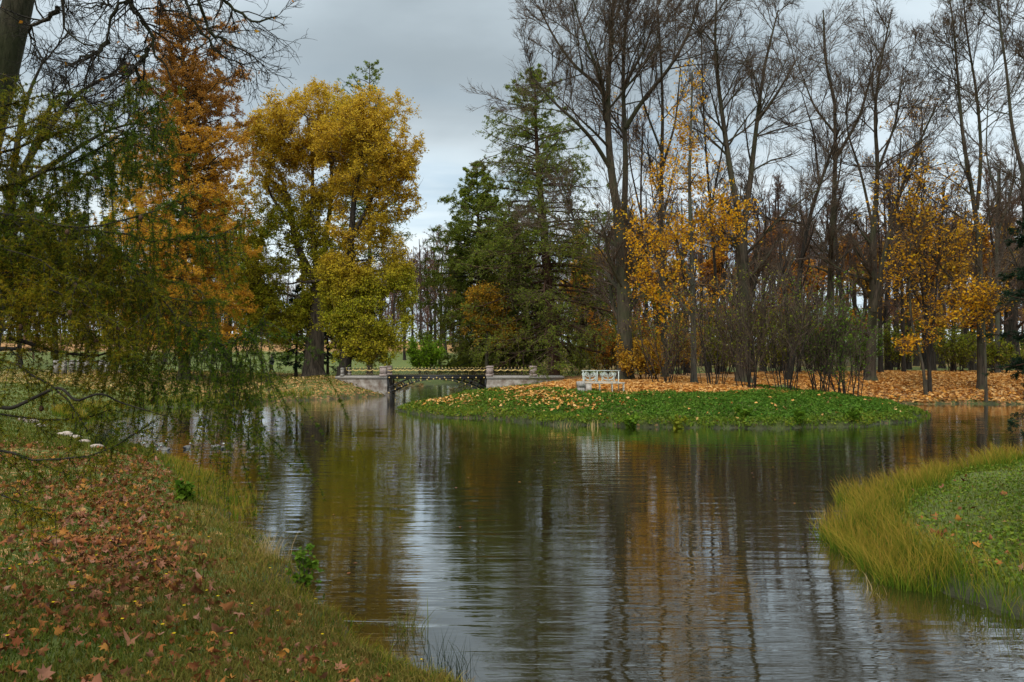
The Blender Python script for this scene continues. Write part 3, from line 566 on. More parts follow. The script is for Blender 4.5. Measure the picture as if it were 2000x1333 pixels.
RIGHT = [
 ('bare tree with a straight thick trunk left of the orange maple', 52, [(.30, .06, [(1298, 735), (1296, 560), (1290, 400), (1296, 200), (1285, 20)]), (.12, .04, [(1293, 330), (1320, 240), (1330, 120)]), (.1, .04, [(1293, 300), (1255, 200), (1245, 90)])], 'bark', 'twig', 16, 0),
 ('bare tree with a massive trunk dividing into two tall stems, among the shrubs', 46, [(.55, .34, [(1452, 748), (1452, 640), (1450, 520), (1448, 430)]), (.26, .05, [(1448, 450), (1425, 330), (1410, 220), (1395, 110), (1400, -20)]), (.26, .05, [(1450, 470, 1), (1466, 350, 1), (1478, 240, 1), (1492, 130, 1), (1520, 20, 1)]), (.12, .04, [(1478, 240, 1), (1520, 180), (1560, 110)]), (.12, .04, [(1455, 500), (1500, 450, -1), (1545, 405, -1), (1600, 370, -1)])], 'bark', 'twig', 22, 0),
 ('dark leaning tree with a long limb reaching left above the shrubs', 50, [(.26, .08, [(1540, 745), (1556, 600), (1566, 500), (1580, 420), (1612, 330), (1640, 250)]), (.12, .03, [(1572, 440), (1540, 430), (1510, 432), (1480, 418)]), (.1, .03, [(1600, 360), (1590, 260), (1565, 180)])], 'bark_dark', 'twig', 16, 0),
 ('bare tree with a tall crown of spreading forks behind the leaning tree', 56, [(.40, .12, [(1618, 738), (1622, 560), (1628, 400), (1632, 330), (1630, 200)]), (.16, .05, [(1630, 200), (1610, 110), (1608, 20)]), (.16, .05, [(1632, 310), (1680, 230), (1700, 150), (1740, 60)]), (.12, .04, [(1630, 260), (1590, 210), (1560, 130)])], 'bark', 'twig', 20, 0),
 ('bare tree with a low crooked fork, right of the shrubs', 50, [(.42, .26, [(1700, 742), (1702, 650), (1706, 560), (1704, 460)]), (.22, .05, [(1704, 470), (1716, 330), (1706, 220), (1722, 110), (1740, 30)]), (.24, .05, [(1706, 610, -1), (1726, 500, -1), (1752, 390, -1), (1790, 290, -2), (1832, 200, -2)]), (.12, .04, [(1716, 330), (1750, 240), (1765, 130)]), (.12, .04, [(1704, 440), (1680, 330), (1650, 250), (1660, 150)])], 'bark', 'twig', 22, 0),
 ('young tree of three upright stems with a few orange leaves on the leaf carpet', 46, [(.15, .05, [(1816, 748), (1812, 640), (1806, 500), (1800, 380)]), (.11, .04, [(1815, 715), (1826, 600), (1834, 480), (1846, 360)]), (.10, .04, [(1815, 700), (1800, 560), (1778, 420)])], 'bark_dark', 'twig', 12, .35),
 ('bare tree with a slim trunk and narrow double crown near the right edge', 46, [(.30, .14, [(1917, 750), (1914, 600), (1912, 460), (1896, 360)]), (.15, .04, [(1898, 370), (1880, 270), (1872, 170), (1862, 40), (1850, -30)]), (.15, .04, [(1908, 410, 1), (1918, 300, 1), (1908, 180, 1), (1888, 70, 1), (1880, -20, 1)])], 'bark', 'twig', 20, 0),
 ('bare tree with a bending trunk in the upper right corner', 44, [(.28, .12, [(2010, 748), (2006, 560), (2002, 420), (1996, 320)]), (.14, .04, [(1998, 340), (1975, 250), (1968, 150), (1950, 30), (1948, -40)]), (.12, .04, [(2002, 400), (2035, 260), (2040, 120), (2020, 0)])], 'bark', 'twig', 18, 0),
 ('bare tree with a pale forked crown between the double-crowned tree and the corner', 60, [(.24, .08, [(1948, 735), (1948, 580), (1946, 450), (1950, 330)]), (.12, .04, [(1947, 460), (1975, 380), (1990, 280)]), (.10, .04, [(1948, 400), (1925, 300), (1930, 200)])], 'bark_grey', 'twig', 16, 0),
 ('thin bare tree between the massive trunk and the orange maple', 58, [(.18, .05, [(1402, 735), (1400, 560), (1385, 380), (1372, 200), (1370, 60)]), (.1, .04, [(1390, 400), (1415, 270), (1440, 150)])], 'bark_dark', 'twig', 18, 0),
 ('thin bare tree just left of the three-stemmed young tree', 62, [(.20, .06, [(1765, 735), (1762, 560), (1752, 420), (1760, 260)]), (.1, .04, [(1756, 450), (1785, 360), (1800, 240)])], 'bark_dark', 'twig_red', 16, .2),
 ('slender bare tree behind the orange maple at the left of the bare wood', 64, [(.2, .06, [(1268, 735), (1262, 560), (1250, 400), (1256, 240)]), (.1, .04, [(1252, 420), (1230, 320), (1225, 210)])], 'bark_dark', 'twig_red', 16, .1),
]
for lab, Y, ln, mt, mtw, nb, lfy in RIGHT:
    bare_tree('bare_tree', lab, Y, [(a_ * .78, b_ * .8, c_) for a_, b_, c_ in ln], nb=int(nb * .8), mt=mt, mtw=mtw, t0=.28, ang=.85, trop=.05, Llimb=4.2, rt=.011, leafy=lfy, lm='maple', ls=.18)
env_tree('orange_maple_sapling', 'small maple with low sprays of orange leaves beside the three-stemmed tree', 45, [(.09, .03, [(1808, 747), (1800, 700), (1780, 640), (1775, 540), (1780, 440)]), (.04, .02, [(1800, 700), (1775, 675), (1750, 680)])],
    [(1775, 675, 44, 16, 2.5), (1800, 600, 46, 50, .5), (1775, 520, 50, 60, .6), (1785, 430, 44, 50, .4), (1810, 665, 26, 22)], n=(12, 46, 230), ls=.14, lm='maple', leaf_n=9, keep=.19, gap=-.1, droop=.5, jit=.12, asp=.75)
env_tree('orange_maple_sapling', 'small maple with layered orange leaves around the slim trunk near the right edge', 44, [(.08, .03, [(1926, 748), (1922, 640), (1920, 560), (1905, 430)])],
    [(1905, 570, 60, 30, 2), (1940, 605, 34, 20, 2), (1885, 620, 44, 14), (1895, 480, 46, 60, .5), (1860, 440, 40, 60, .4), (1925, 670, 34, 24, .6)], n=(12, 46, 250), ls=.14, lm='maple', leaf_n=9, keep=.19, gap=-.1, droop=.5, jit=.12, asp=.75)
# shrubs on the peninsula crest
for k, (px_, Y, n_, H, lab) in enumerate([(1300, 41, 12, 4.4, 'sparse twiggy shrub at the foot of the orange maple'), (1395, 39.5, 12, 5.4, 'dark twiggy shrub left of the massive trunk'), (1465, 38.5, 15, 5.9, 'wide dark twiggy shrub in front of the massive trunk'),
      (1535, 38, 15, 6.0, 'tall dark twiggy shrub in the middle of the grassy crest'), (1600, 38, 14, 5.4, 'twiggy shrub with fresh green leaves low on its stems'), (1658, 37.5, 14, 4.4, 'rightmost twiggy green-leaved shrub above the grass point')]):
    x = (px_ - 1000) / F * Y
    shrub('twiggy_shrub', lab, x, Y, n_, H, .36, mt='bark_dark', mtw='twig', lm='green_leaf' if k >= 4 else 'olive_leaf', leaf=(2.2 if k >= 4 else .9), ls=.10, group='bare shrubs on the crest of the peninsula', base=.7, lv=3, dens=1.0)
# leafy bushes deeper in the wood
for k, (px_, Y, n_, H, lmn, lab) in enumerate([(1255, 46, 26, 2.9, 'ochre_leaf', 'orange-leaved bush between bench and orange maple'), (1190, 66, 20, 3.6, 'ochre_leaf', 'yellow-orange bush behind the bench'), (1330, 56, 26, 4.4, 'ochre_leaf', 'tall ochre bush behind the orange maple'),
      (1410, 58, 26, 5.0, 'olive_leaf', 'olive bush behind the massive forked tree'), (1510, 58, 26, 5.2, 'olive_leaf', 'olive bush deep behind the tall dark shrub'), (1600, 60, 26, 4.6, 'green_leaf', 'green bush below the pale green roof'), (1750, 66, 26, 5.0, 'olive_leaf', 'olive bush behind the crooked forked tree'),
      (1870, 64, 24, 4.6, 'olive_leaf', 'vase-shaped olive bush on the lawn strip'), (1960, 60, 24, 4.0, 'olive_leaf', 'low olive bush near the right edge'), (1120, 78, 24, 4.0, 'olive_leaf', 'dark olive bush right of the tall green larch'), (1040, 80, 26, 4.2, 'olive_leaf', 'dark olive bush between the two green larches'), (1680, 54, 20, 3.8, 'green_leaf', 'green bush at the foot of the crooked forked tree'), (1210, 58, 20, 5.6, 'rust_leaf', 'rust-coloured bush left of the tallest bare tree')]):
    shrub('leafy_bush', lab, (px_ - 1000) / F * Y, Y, int(n_ * .75), H * .85, .55, mt='bark_dark', lm=lmn, leaf=4.2, ls=.15, group='leafy bushes among the trees', base=1.0, cat='bush')

# ------------------------------------------------------------------ the wood behind
RG = np.random.default_rng(31)
far = []
def far_tree(label, H, mtw, leafy=0, lmn=None, ls=.3, nm='background_tree'):
    """a generic tree of height H built at the origin, to be copied"""
    def pp(x, z): return ((x / 60.0) * F + 1000, HY - (z - CZ + gz(0, 60)) / 60.0 * F)
    ln = [(.26, .05, [pp(0, 0), pp(RG.normal(0, .3), H * .3), pp(RG.normal(0, .6), H * .6), pp(RG.normal(0, 1.2), H)])]
    for q in range(2): 
        t = RG.uniform(.35, .55); s_ = RG.choice([-1, 1]); ln.append((.12, .03, [pp(0, H * t), pp(s_ * H * .07, H * (t + .18)), pp(s_ * H * RG.uniform(.06, .14), H * .93)]))
    r = bare_tree(nm, label, 60, ln, nb=13, t0=.22, Llimb=H * .16, lv=4, mt='bark_dark', mtw=mtw, leafy=leafy, lm=lmn, ls=ls, rt=.02, trop=.06, dens=.85)
    return r
GB = 'background trees of the park wood'
L0 = 'bare brown background tree'; L1_ = 'reddish bare background tree'; L2_ = 'ochre-leaved background tree'; L3_ = 'yellow-green-leaved background tree'; L4_ = 'rust-orange-leaved background tree'
protos = [far_tree(L0, 19, 'twig'), far_tree(L1_, 17, 'twig_red'), far_tree(L0, 21, 'twig'), far_tree(L1_, 15, 'twig_red'), far_tree(L2_, 13, 'twig', .9, 'ochre_leaf', .24), far_tree(L3_, 15, 'twig', 1.0, 'ygreen_leaf', .36), far_tree(L4_, 12, 'twig_red', .9, 'rust_leaf', .24)]
used = [False] * len(protos); BASE = [o_['label'] for o_ in protos]
ANCH = [(40, 'the near larch trunk side of the view'), (150, 'the garden bridge'), (250, 'the hanging larch twigs'), (360, 'the orange larch'), (442, 'the yellow linden'), (531, 'the walker'), (612, 'the fluted trunk'), (672, 'the left bridge end'), (748, 'the left bridge post'), (803, 'the round green bush'), (860, 'the slender dark tree'), (905, 'the low bush behind the rail'), (945, 'the dense green larch'), (1042, 'the right bridge post'), (1085, 'the tall green larch'), (1152, 'the fanning bare shrub'), (1180, 'the white bench'), (1221, 'the tallest bare tree'), (1255, 'the orange bush'), (1298, 'the straight bare trunk'), (1355, 'the orange maple'), (1402, 'the thin tree by the maple'), (1452, 'the massive forked trunk'), (1540, 'the dark leaning tree'), (1618, 'the spreading forked crown'), (1660, 'the pale green roof'), (1702, 'the crooked low fork'), (1765, 'the thin reddish tree'), (1816, 'the three-stemmed young tree'), (1870, 'the vase-shaped bush'), (1917, 'the double-crowned tree'), (1960, 'the low olive bush'), (2000, 'the corner tree')]
farlab = []
def name_far():
    by_ = {}
    for o_, base, px_, Y in farlab:
        a = min(ANCH, key=lambda q: abs(q[0] - px_)); d = px_ - a[0]; rel = 'behind' if abs(d) < 9 else ('left of' if d < 0 else 'right of'); by_.setdefault(base + ', ' + rel + ' ' + a[1], []).append((Y, o_))
    for lab, l in by_.items():
        l.sort(key=lambda q: q[0])
        for i_, (Y, o_) in enumerate(l): o_['label'] = lab if len(l) == 1 else (['nearer ', 'farther '] if len(l) == 2 else ['nearest ', 'middle ', 'farthest '])[min(i_, 2)] + lab
def put_far(k, px_, Y, sc=1.0):
    x = (px_ - 1000) / F * Y; r = protos[k]; rz = RG.uniform(0, 6.28)
    loc = (x, Y, gz(x, Y) - .1); base = protos[k]['label']
    if not used[k]:
        used[k] = True; r.location = loc; r.rotation_euler = (0, 0, rz); r.scale = (sc,) * 3; r['group'] = GB
    else: r = dup(r, loc, rz, sc)
    farlab.append((r, BASE[k], px_, Y))
spots = []
for px_, Y, k, sc in [(-20, 96, 5, 1.2), (40, 92, 5, 1.1), (110, 100, 5, 1.3), (170, 96, 2, 1), (215, 104, 5, 1.2), (262, 110, 0, 1), (320, 104, 5, 1.3), (395, 120, 5, 1.3), (470, 150, 1, 1), (500, 140, 5, 1.2), (535, 150, 3, 1), (560, 158, 0, .9), (590, 165, 5, 1.1), (430, 132, 1, .9), (650, 150, 5, 1.1), (700, 155, 1, 1),
        (745, 140, 3, 1), (770, 128, 3, 1.0), (790, 150, 1, 1.05), (805, 118, 1, .85), (822, 140, 1, 1.1), (838, 120, 3, 1), (850, 150, 1, 1.2), (872, 112, 3, 1.05), (790, 110, 5, .8), (885, 130, 4, .9), (900, 116, 1, 1.0), (930, 120, 0, 1), (985, 104, 4, 1), (1010, 112, 1, 1), (1110, 96, 4, .9), (1130, 108, 1, 1),
        (1160, 84, 4, 1.1), (1175, 100, 0, 1), (1200, 92, 1, 1), (1240, 84, 6, 1.1), (1262, 78, 1, 1.05), (1290, 88, 0, 1), (1310, 76, 4, 1), (1335, 82, 1, 1.05), (1370, 90, 0, 1), (1385, 72, 6, 1.0), (1412, 78, 1, 1), (1435, 86, 0, 1.05), (1490, 74, 6, 1.2), (1510, 82, 1, 1.1), (1530, 70, 3, 1.1), (1545, 92, 6, 1.1), (1580, 76, 1, 1), (1605, 88, 0, .95),
        (1640, 72, 3, 1.1), (1655, 96, 1, 1), (1670, 78, 6, 1.1), (1690, 88, 1, 1), (1735, 70, 3, 1.2), (1750, 84, 4, 1.2), (1775, 74, 1, 1), (1790, 92, 6, 1.3), (1822, 70, 6, 1.0), (1840, 80, 1, 1.1), (1862, 66, 4, .85), (1880, 90, 1, 1.1), (1900, 72, 6, 1.1), (1935, 80, 4, 1.1), (1950, 70, 1, 1.1), (1975, 84, 1, 1.1), (1990, 66, 3, 1.0), (2020, 76, 4, 1.1), (2050, 84, 1, 1), (1345, 66, 3, .8), (1225, 96, 4, 1.2), (1285, 70, 6, .8), (1318, 92, 6, 1.1), (1392, 96, 4, 1.2), (1455, 80, 6, 1.0), (1525, 96, 4, 1.2), (1595, 68, 6, .85), (1632, 92, 4, 1.1), (1685, 68, 4, .8), (1712, 90, 6, 1.2), (1770, 98, 4, 1.3), (1805, 76, 4, 1.1), (1835, 96, 6, 1.3), (1888, 80, 4, 1.1), (1925, 94, 6, 1.2), (1965, 92, 4, 1.2), (1138, 84, 6, .9), (965, 96, 4, 1.0), (1470, 64, 3, .9), (1230, 70, 3, .85), (1560, 62, 1, .75), (1720, 62, 1, .8)]:
    put_far(k, px_, Y, sc)
name_far()
# beyond those the wood can no longer be counted
g = MB(); gl = MB()
def forest_line(n, x0, x1, y0, y1, H0, H1, seed):
    x = RG.uniform(x0, x1, n); y = RG.uniform(y0, y1, n); z = height(x, y); h = RG.uniform(H0, H1, n)
    t = grow(np.stack([x, y, z - .2], 1), np.stack([RG.normal(0, .05, n), RG.normal(0, .05, n), np.ones(n)], 1), h, RG.uniform(.07, .2, n), np.full(n, .03), 6, .06, .02)
    a = sprout(t, 12, .2, 1, .7, .22, 4, .12, .06, .5, .05); b_ = sprout(a, 7, .1, 1, .6, .5, 3, .12, .05, .6, .032); c_ = sprout(b_, 4, .1, 1, .6, .5, 2, .12, .05, .7, .022)
    add_br(g, t, 5); add_br(g, a, 3); add_br(g, b_, 3); add_br(g, c_, 3)
forest_line(230, -125, 25, 158, 205, 13, 20, 1); forest_line(170, 0, 130, 98, 135, 12, 18, 2); forest_line(60, 70, 150, 80, 140, 12, 18, 2); forest_line(60, -130, -60, 110, 170, 12, 20, 3)
wood = put(g.build('far_wood', M['twig_red']), 'far-off bare wood closing the view behind the park trees', 'wood', kind='stuff')
n_ = 5200; x = np.r_[RG.uniform(-120, 10, 2200), RG.uniform(5, 150, 3000)]; y = np.where(x < 8, RG.uniform(158, 172, n_), RG.uniform(100, 112, n_))
pz = height(x, y); pos = np.stack([x, y, pz], 1)
pos = np.repeat(pos, 9, 0) + RG.normal(0, 1.0, (n_ * 9, 3)) * [1, 1, 1.3] + [0, 0, 1.3]; pos = pos[pos[:, 2] > np.repeat(pz, 9) ]
leaves(gl, pos, .42, 0, .2, .7); put(gl.build('far_undergrowth', M['olive_leaf']), 'far-off olive undergrowth along the foot of the wood', 'undergrowth', kind='stuff')

# pale-roofed pavilion glimpsed in the wood
RG = np.random.default_rng(37)
bx, by = (1655 - 1000) / F * 88, 88; bz = gz(bx, by)
bd = empty('park_pavilion', (bx, by, bz), 'park pavilion with a pale green roof half hidden in the wood', 'building')
g = MB(); g.box(bx - 4, bx + 4, by, by + 5, bz - .3, bz + 5.2); g.build('wall', M['plaster'], bd)
g = MB(); e = .5; z0 = bz + 5.2; g.add([(bx - 4 - e, by - e, z0), (bx + 4 + e, by - e, z0), (bx + 4 + e, by + 5 + e, z0), (bx - 4 - e, by + 5 + e, z0), (bx - 2, by + 2.5, z0 + 1.5), (bx + 2, by + 2.5, z0 + 1.5)],
    q=[(0, 1, 5, 4), (2, 3, 4, 5), (3, 2, 1, 0)], t=[(1, 2, 5), (3, 0, 4)]); g.build('roof', M['roof_green'], bd)
for q in range(3):
    g = MB(); wx = bx - 2.6 + q * 2.6; g.box(wx - .5, wx + .5, by - .04, by - .003, bz + 1.2, bz + 3.4); g.build('window', M['glass'], bd)

# ------------------------------------------------------------------ bridge
RG = np.random.default_rng(41)
YB = 53.0
def BX(px_): return (px_ - 1000) / F * YB
def BZ(py): return CZ - (py - HY) / F * YB
BW = 2.6                                     # width of the deck
br_ = empty('footbridge', (BX(850), YB, 0), 'low footbridge with black iron arch, gilded garlands and pink granite posts', 'bridge')
zd = BZ(736)
def abut(x0, x1, flare):
    g = MB(); lo = x1 + flare if flare > 0 else x1; l0 = x0 + flare if flare < 0 else x0
    zs = [-.8, .35, .75, zd - .14]; xs1 = [lo, x1 + max(flare, 0) * .45, x1 + max(flare, 0) * .08, x1]; xs0 = [l0, x0 + min(flare, 0) * .45, x0 + min(flare, 0) * .08, x0]
    for a in range(3):
        g.add([(xs0[a], YB, zs[a]), (xs1[a], YB, zs[a]), (xs1[a], YB + BW, zs[a]), (xs0[a], YB + BW, zs[a]), (xs0[a + 1], YB, zs[a + 1]), (xs1[a + 1], YB, zs[a + 1]), (xs1[a + 1], YB + BW, zs[a + 1]), (xs0[a + 1], YB + BW, zs[a + 1])],
              q=[(0, 1, 5, 4), (1, 2, 6, 5), (2, 3, 7, 6), (3, 0, 4, 7)])
    return g
abut(BX(655), BX(755), .28).build('abutment', M['granite_stained'], br_)
abut(BX(951), BX(1102), -.28).build('abutment', M['granite_stained'], br_)
for x0, x1 in ((BX(655), BX(756)), (BX(950), BX(1102))):
    g = MB(); g.box(x0, x1, YB - .06, YB + BW + .06, zd - .14, zd + .02); g.build('coping', M['granite'], br_)
g = MB(); g.box(BX(756), BX(950), YB + .05, YB + BW - .05, zd - .02, zd + .05); g.build('deck', M['iron'], br_)
XA, XB_ = BX(757), BX(949); xm = (XA + XB_) / 2; hw = (XB_ - XA) / 2
def lowz(x): u = np.abs((x - xm) / hw); return (zd - .16) - (zd - .16 - .10) * u ** 2.0
def upz(x): u = np.abs((x - xm) / hw); return np.minimum(zd - .10, (zd + .15) - .95 * u ** 2.2)
for yy in (YB + .02, YB + BW - .02):
    rib = MB(); xs = np.linspace(XA + .05, XB_ - .05, 31)
    rib.path([(x, yy, lowz(x)) for x in xs], .045); rib.path([(x, yy, upz(x)) for x in xs], .035)
    rib.box(XA, XB_, yy - .03, yy + .03, zd - .15, zd - .021); rib.box(XA - .02, XA + .07, yy - .03, yy + .03, .25, zd - .151); rib.box(XB_ - .07, XB_ + .02, yy - .03, yy + .03, .25, zd - .151)
    rb = rib.build('arch_rib', M['iron'], br_)
    for xb in np.linspace(-1, 1, 14)[1:-1]:
        xt = xm + hw * xb * .98; xl = xm + hw * xb * .93; zl = lowz(xl); zt = min(upz(xt), zd - .05)
        if abs(xb) > .3: g = MB(); g.bar((xl, yy, zl), (xt + .05 * np.sign(xb), yy, zt), .045); g.build('strut', M['iron'], rb)
    side = -1 if yy < YB + 1 else 1
    for q in range(13): g = MB(); xq = XA + .12 + q * (XB_ - XA - .24) / 12; g.ball((xq, yy + side * .06, zd - .07), .052); g.build('gilt_ball', M['gilt'], rb)
    for xb in np.linspace(-1, 1, 16): g = MB(); xl = xm + hw * xb * .97; g.ball((xl, yy + side * .07, lowz(xl)), .050); g.build('gilt_ball', M['gilt'], rb)
posts = [BX(668), BX(748), BX(956), BX(1042)]
for yy in (YB + .12, YB + BW - .12):
    for k, xp in enumerate(posts):
        w_ = .24 if k else .10; top = BZ(716 if k else 719); g = MB(); g.box(xp - w_, xp + w_, yy - .2, yy + .2, zd + .02, zd + .16)
        g.box(xp - w_ * .86, xp + w_ * .86, yy - .17, yy + .17, zd + .161, top - .09); g.box(xp - w_ * .97, xp + w_ * .97, yy - .19, yy + .19, top - .089, top); g.build('post', M['granite_pink'] if k else M['granite'], br_)
    for a in range(3):
        x0 = posts[a] + .26; x1 = posts[a + 1] - .26; zt = BZ(722); g = MB(); gi = MB()
        g.box(x0, x1, yy - .015, yy + .015, zt - .0, zt + .025); g.box(x0, x1, yy - .015, yy + .015, zd + .08, zd + .105)
        nb_ = int((x1 - x0) / .115)
        for q in range(nb_ + 1):
            x = x0 + (x1 - x0) * q / nb_; g.bar((x, yy, zd + .105), (x, yy, zt + .06), .008, 4)
            if q % 2 == 0: gi.bar((x, yy, zt + .06), (x, yy, zt + .13), .014, 4)
            gi.ball((x, yy - .0, zd + .15), .018, 5, 3)
        ns = max(2, round((x1 - x0) / .45)); xs = np.linspace(x0, x1, ns * 8 + 1); ph = (xs - x0) / (x1 - x0) * ns
        gi.path([(x, yy - .02, zt - .015 - .085 * math.sin(math.pi * (p % 1))) for x, p in zip(xs, ph)], .02, 5)
        rl = g.build('railing', M['iron'], br_); gi.build('gilt_garland', M['gilt'], rl)

# small second bridge glimpsed through the larch on the far left
YS = 56.0; sx = lambda p: (p - 1000) / F * YS; sz = lambda p: CZ - (p - HY) / F * YS
sb = empty('garden_bridge', (sx(155), YS, gz(sx(155), YS)), 'small garden bridge with pale stone piers behind the near larch', 'bridge')
gb = sb.location[2]; zt_ = sz(738)
for a, b_ in ((92, 124), (196, 214)): g = MB(); g.box(sx(a), sx(b_), YS, YS + 2.2, gb - .4, zt_ - .02); g.build('pier', M['granite'], sb)
for a in (108, 124, 166, 208):
    for yy in (YS + .1, YS + 2.1): g = MB(); g.box(sx(a) - .14, sx(a) + .14, yy - .14, yy + .14, zt_ + .1, sz(704)); g.build('post', M['granite'], sb)
g = MB(); g.box(sx(88), sx(218), YS - .1, YS + 2.3, zt_ - .02, zt_ + .1); g.build('deck', M['iron'], sb)
for yy in (YS + .1, YS + 2.1):
    g = MB(); g.box(sx(108), sx(208), yy - .02, yy + .02, sz(707), sz(705)); 
    for q in range(30): x = sx(108) + (sx(208) - sx(108)) * q / 29; g.bar((x, yy, zt_ + .1), (x, yy, sz(706)), .012, 4)
    g.build('railing', M['iron'], sb)
# low granite kerb on the right approach is part of the abutment; bench ---------------------------------
RG = np.random.default_rng(43)
YN = 36.6; nx = lambda p: (p - 1000) / F * YN; gzb = min(gz(nx(1145), YN), gz(nx(1205), YN)); zs_ = gzb + .44; ztop = gzb + 1.02
bn = empty('park_bench', (nx(1172), YN, gzb), 'white iron bench with scrollwork back and granite end blocks on the leaf-covered crest', 'bench')
x0, x1 = nx(1138), nx(1209)
g = MB(); g.box(x0 - .05, x1 + .05, YN - .02, YN + .02, ztop - .025, ztop + .01); g.box(x0, x1, YN - .015, YN + .015, zs_ + .06, zs_ + .09)
for x in (x0 + .02, x0 + (x1 - x0) * .4, x1 - .02): g.box(x - .02, x + .02, YN - .018, YN + .018, gzb - .1 if x != x0 + (x1 - x0) * .4 else zs_ + .05, ztop - .026)
bf = g.build('back_frame', M['white_iron'], bn)
def spiral(g, cx_, cz_, r, turns, a0, sgn, tail=None, t=.017):
    th = np.linspace(0, turns * 2 * np.pi, 26); rr = r * (.12 + .88 * th / th[-1]); pts = [(cx_ + math.cos(a0 + sgn * b) * c, YN, cz_ + math.sin(a0 + sgn * b) * c) for b, c in zip(th, rr)]
    if tail: pts.append((tail[0], YN, tail[1]))
    g.path(pts, t, 5)
g = MB(); zc_ = (zs_ + ztop) / 2 + .03
for cxp in (x0 + (x1 - x0) * .2, x0 + (x1 - x0) * .70):
    for s in (-1, 1):
        spiral(g, cxp + s * .10, zc_ + .05, .10, 1.4, -.5 if s > 0 else math.pi + .5, s, (cxp, zs_ + .10))
        th = np.linspace(-2.2, 1.0, 14); g.path([(cxp + s * (.02 + .24 * math.cos(b)), YN, zc_ + .02 + .20 * math.sin(b)) for b in th], .02, 5)
        spiral(g, cxp + s * .29, zc_ + .08, .075, 1.2, math.pi / 2, -s, (cxp + s * .22, zs_ + .10)); spiral(g, cxp + s * .27, zc_ - .12, .06, 1.1, -math.pi / 2, s, None)
        g.bar((cxp + s * .30, YN, zs_ + .09), (cxp + s * .18, YN, zc_ + .20), .013, 5)
g.build('scrollwork', M['white_iron'], bf)
g = MB()
for q in range(5): g.box(x0 + .06, x1 + .22, YN - .46 + q * .09, YN - .39 + q * .09, zs_ - .0, zs_ + .03)
g.build('seat', M['white_iron'], bn)
for x in (x0 + .75, x1 - .35, x1 + .17): g = MB(); g.path([(x, YN - .42, gzb - .1), (x, YN - .38, gzb + .2), (x, YN - .40, zs_ - .005)], .02, 5); g.path([(x, YN - .06, gzb - .1), (x, YN - .08, zs_ - .005)], .02, 5); g.bar((x, YN - .39, gzb + .2), (x, YN - .07, gzb + .2), .014, 5); g.build('leg', M['white_iron'], bn)
for xa in (nx(1127), ):
    g = MB(); g.box(xa, xa + .30, YN - .55, YN + .12, gzb - .3, gzb + .27); g.box(xa - .02, xa + .32, YN - .57, YN + .14, gzb + .274, gzb + .52); g.build('end_block', M['granite'], bn)
g = MB(); g.box(nx(1127) + .33, nx(1127) + .62, YN - .48, YN + .02, gzb - .3, zs_ - .03); g.build('end_block', M['granite_stained'], bn)

# ------------------------------------------------------------------ stones edging the left lawn
RG = np.random.default_rng(47)
stl = [((46, 817, 18), 'small pinkish stone farthest up the slope, first of the lawn edging'), ((62, 821, 20), 'flat edging stone second from the top of the row'), ((79, 830, 17), 'edging stone third in the row, set on its side'), ((107, 838, 15), 'upright rounded edging stone before the gap'),
       ((118, 846, 16), 'small round edging stone after the gap'), ((129, 846, 22), 'long low edging stone in the middle of the row'), ((146, 854, 24), 'largest pale edging stone in the row'), ((166, 862, 24), 'flat pale edging stone next to last by the water'), ((188, 871, 24), 'last edging stone nearest the water')]
for (px_, py, wpx), lab in stl:
    Y = 24.0
    for _ in range(12): x = (px_ - 1000) / F * Y; Y = .5 * Y + .5 * (CZ - gz(x, Y) - .08) * F / (py - HY)
    x = (px_ - 1000) / F * Y; z = gz(x, Y); s = wpx / F * Y * .62; g = MB(); g.ball((0, 0, 0), 1, 12, 8)
    v = g.v[0]; v *= (1 + .16 * wob2(v[:, 0] + px_, v[:, 1] * 2 + v[:, 2], 1.6))[:, None] * np.array([s, s * .75, s * .48]); v += [x, Y, z + s * .16]
    o = g.build('edging_stone', M['stone'], None, True); put(o, lab, 'stone', 'stones edging the lawn')

# ------------------------------------------------------------------ ducks
def duck_mat(nm, head, neck, breast, body, back, tail):
    m, n, b, o = mat(nm, .7); a = n('ShaderNodeAttribute', dict(attribute_name='vt')); v = n('ShaderNodeAttribute', dict(attribute_name='mix'))
    c = n.ramp(a.outputs['Fac'], [(0, tail), (.16, tail), (.2, body), (.50, body), (.56, breast), (.70, breast), (.735, neck), (.765, neck), (.79, head), (1, head)])
    up = n.ramp(a.outputs['Fac'], [(0, tail), (.2, back), (.52, back), (.56, breast), (.70, breast), (.735, neck), (.765, neck), (.79, head), (1, head)])
    n.set(b, 'Base Color', n.mix(n.ramp(v.outputs['Fac'], [(.55, (0, 0, 0)), (.8, (1, 1, 1))]), c, up)); return m
DM = duck_mat('drake_feathers', (.01, .05, .03), (.5, .5, .48), (.06, .025, .015), (.22, .21, .19), (.10, .09, .08), (.03, .03, .03))
DF = duck_mat('hen_feathers', (.07, .045, .03), (.10, .07, .045), (.10, .065, .04), (.13, .09, .055), (.06, .042, .03), (.12, .09, .06))
BM = plain('duck_bill', (.32, .28, .03), (.42, .36, .05), 10, .4)
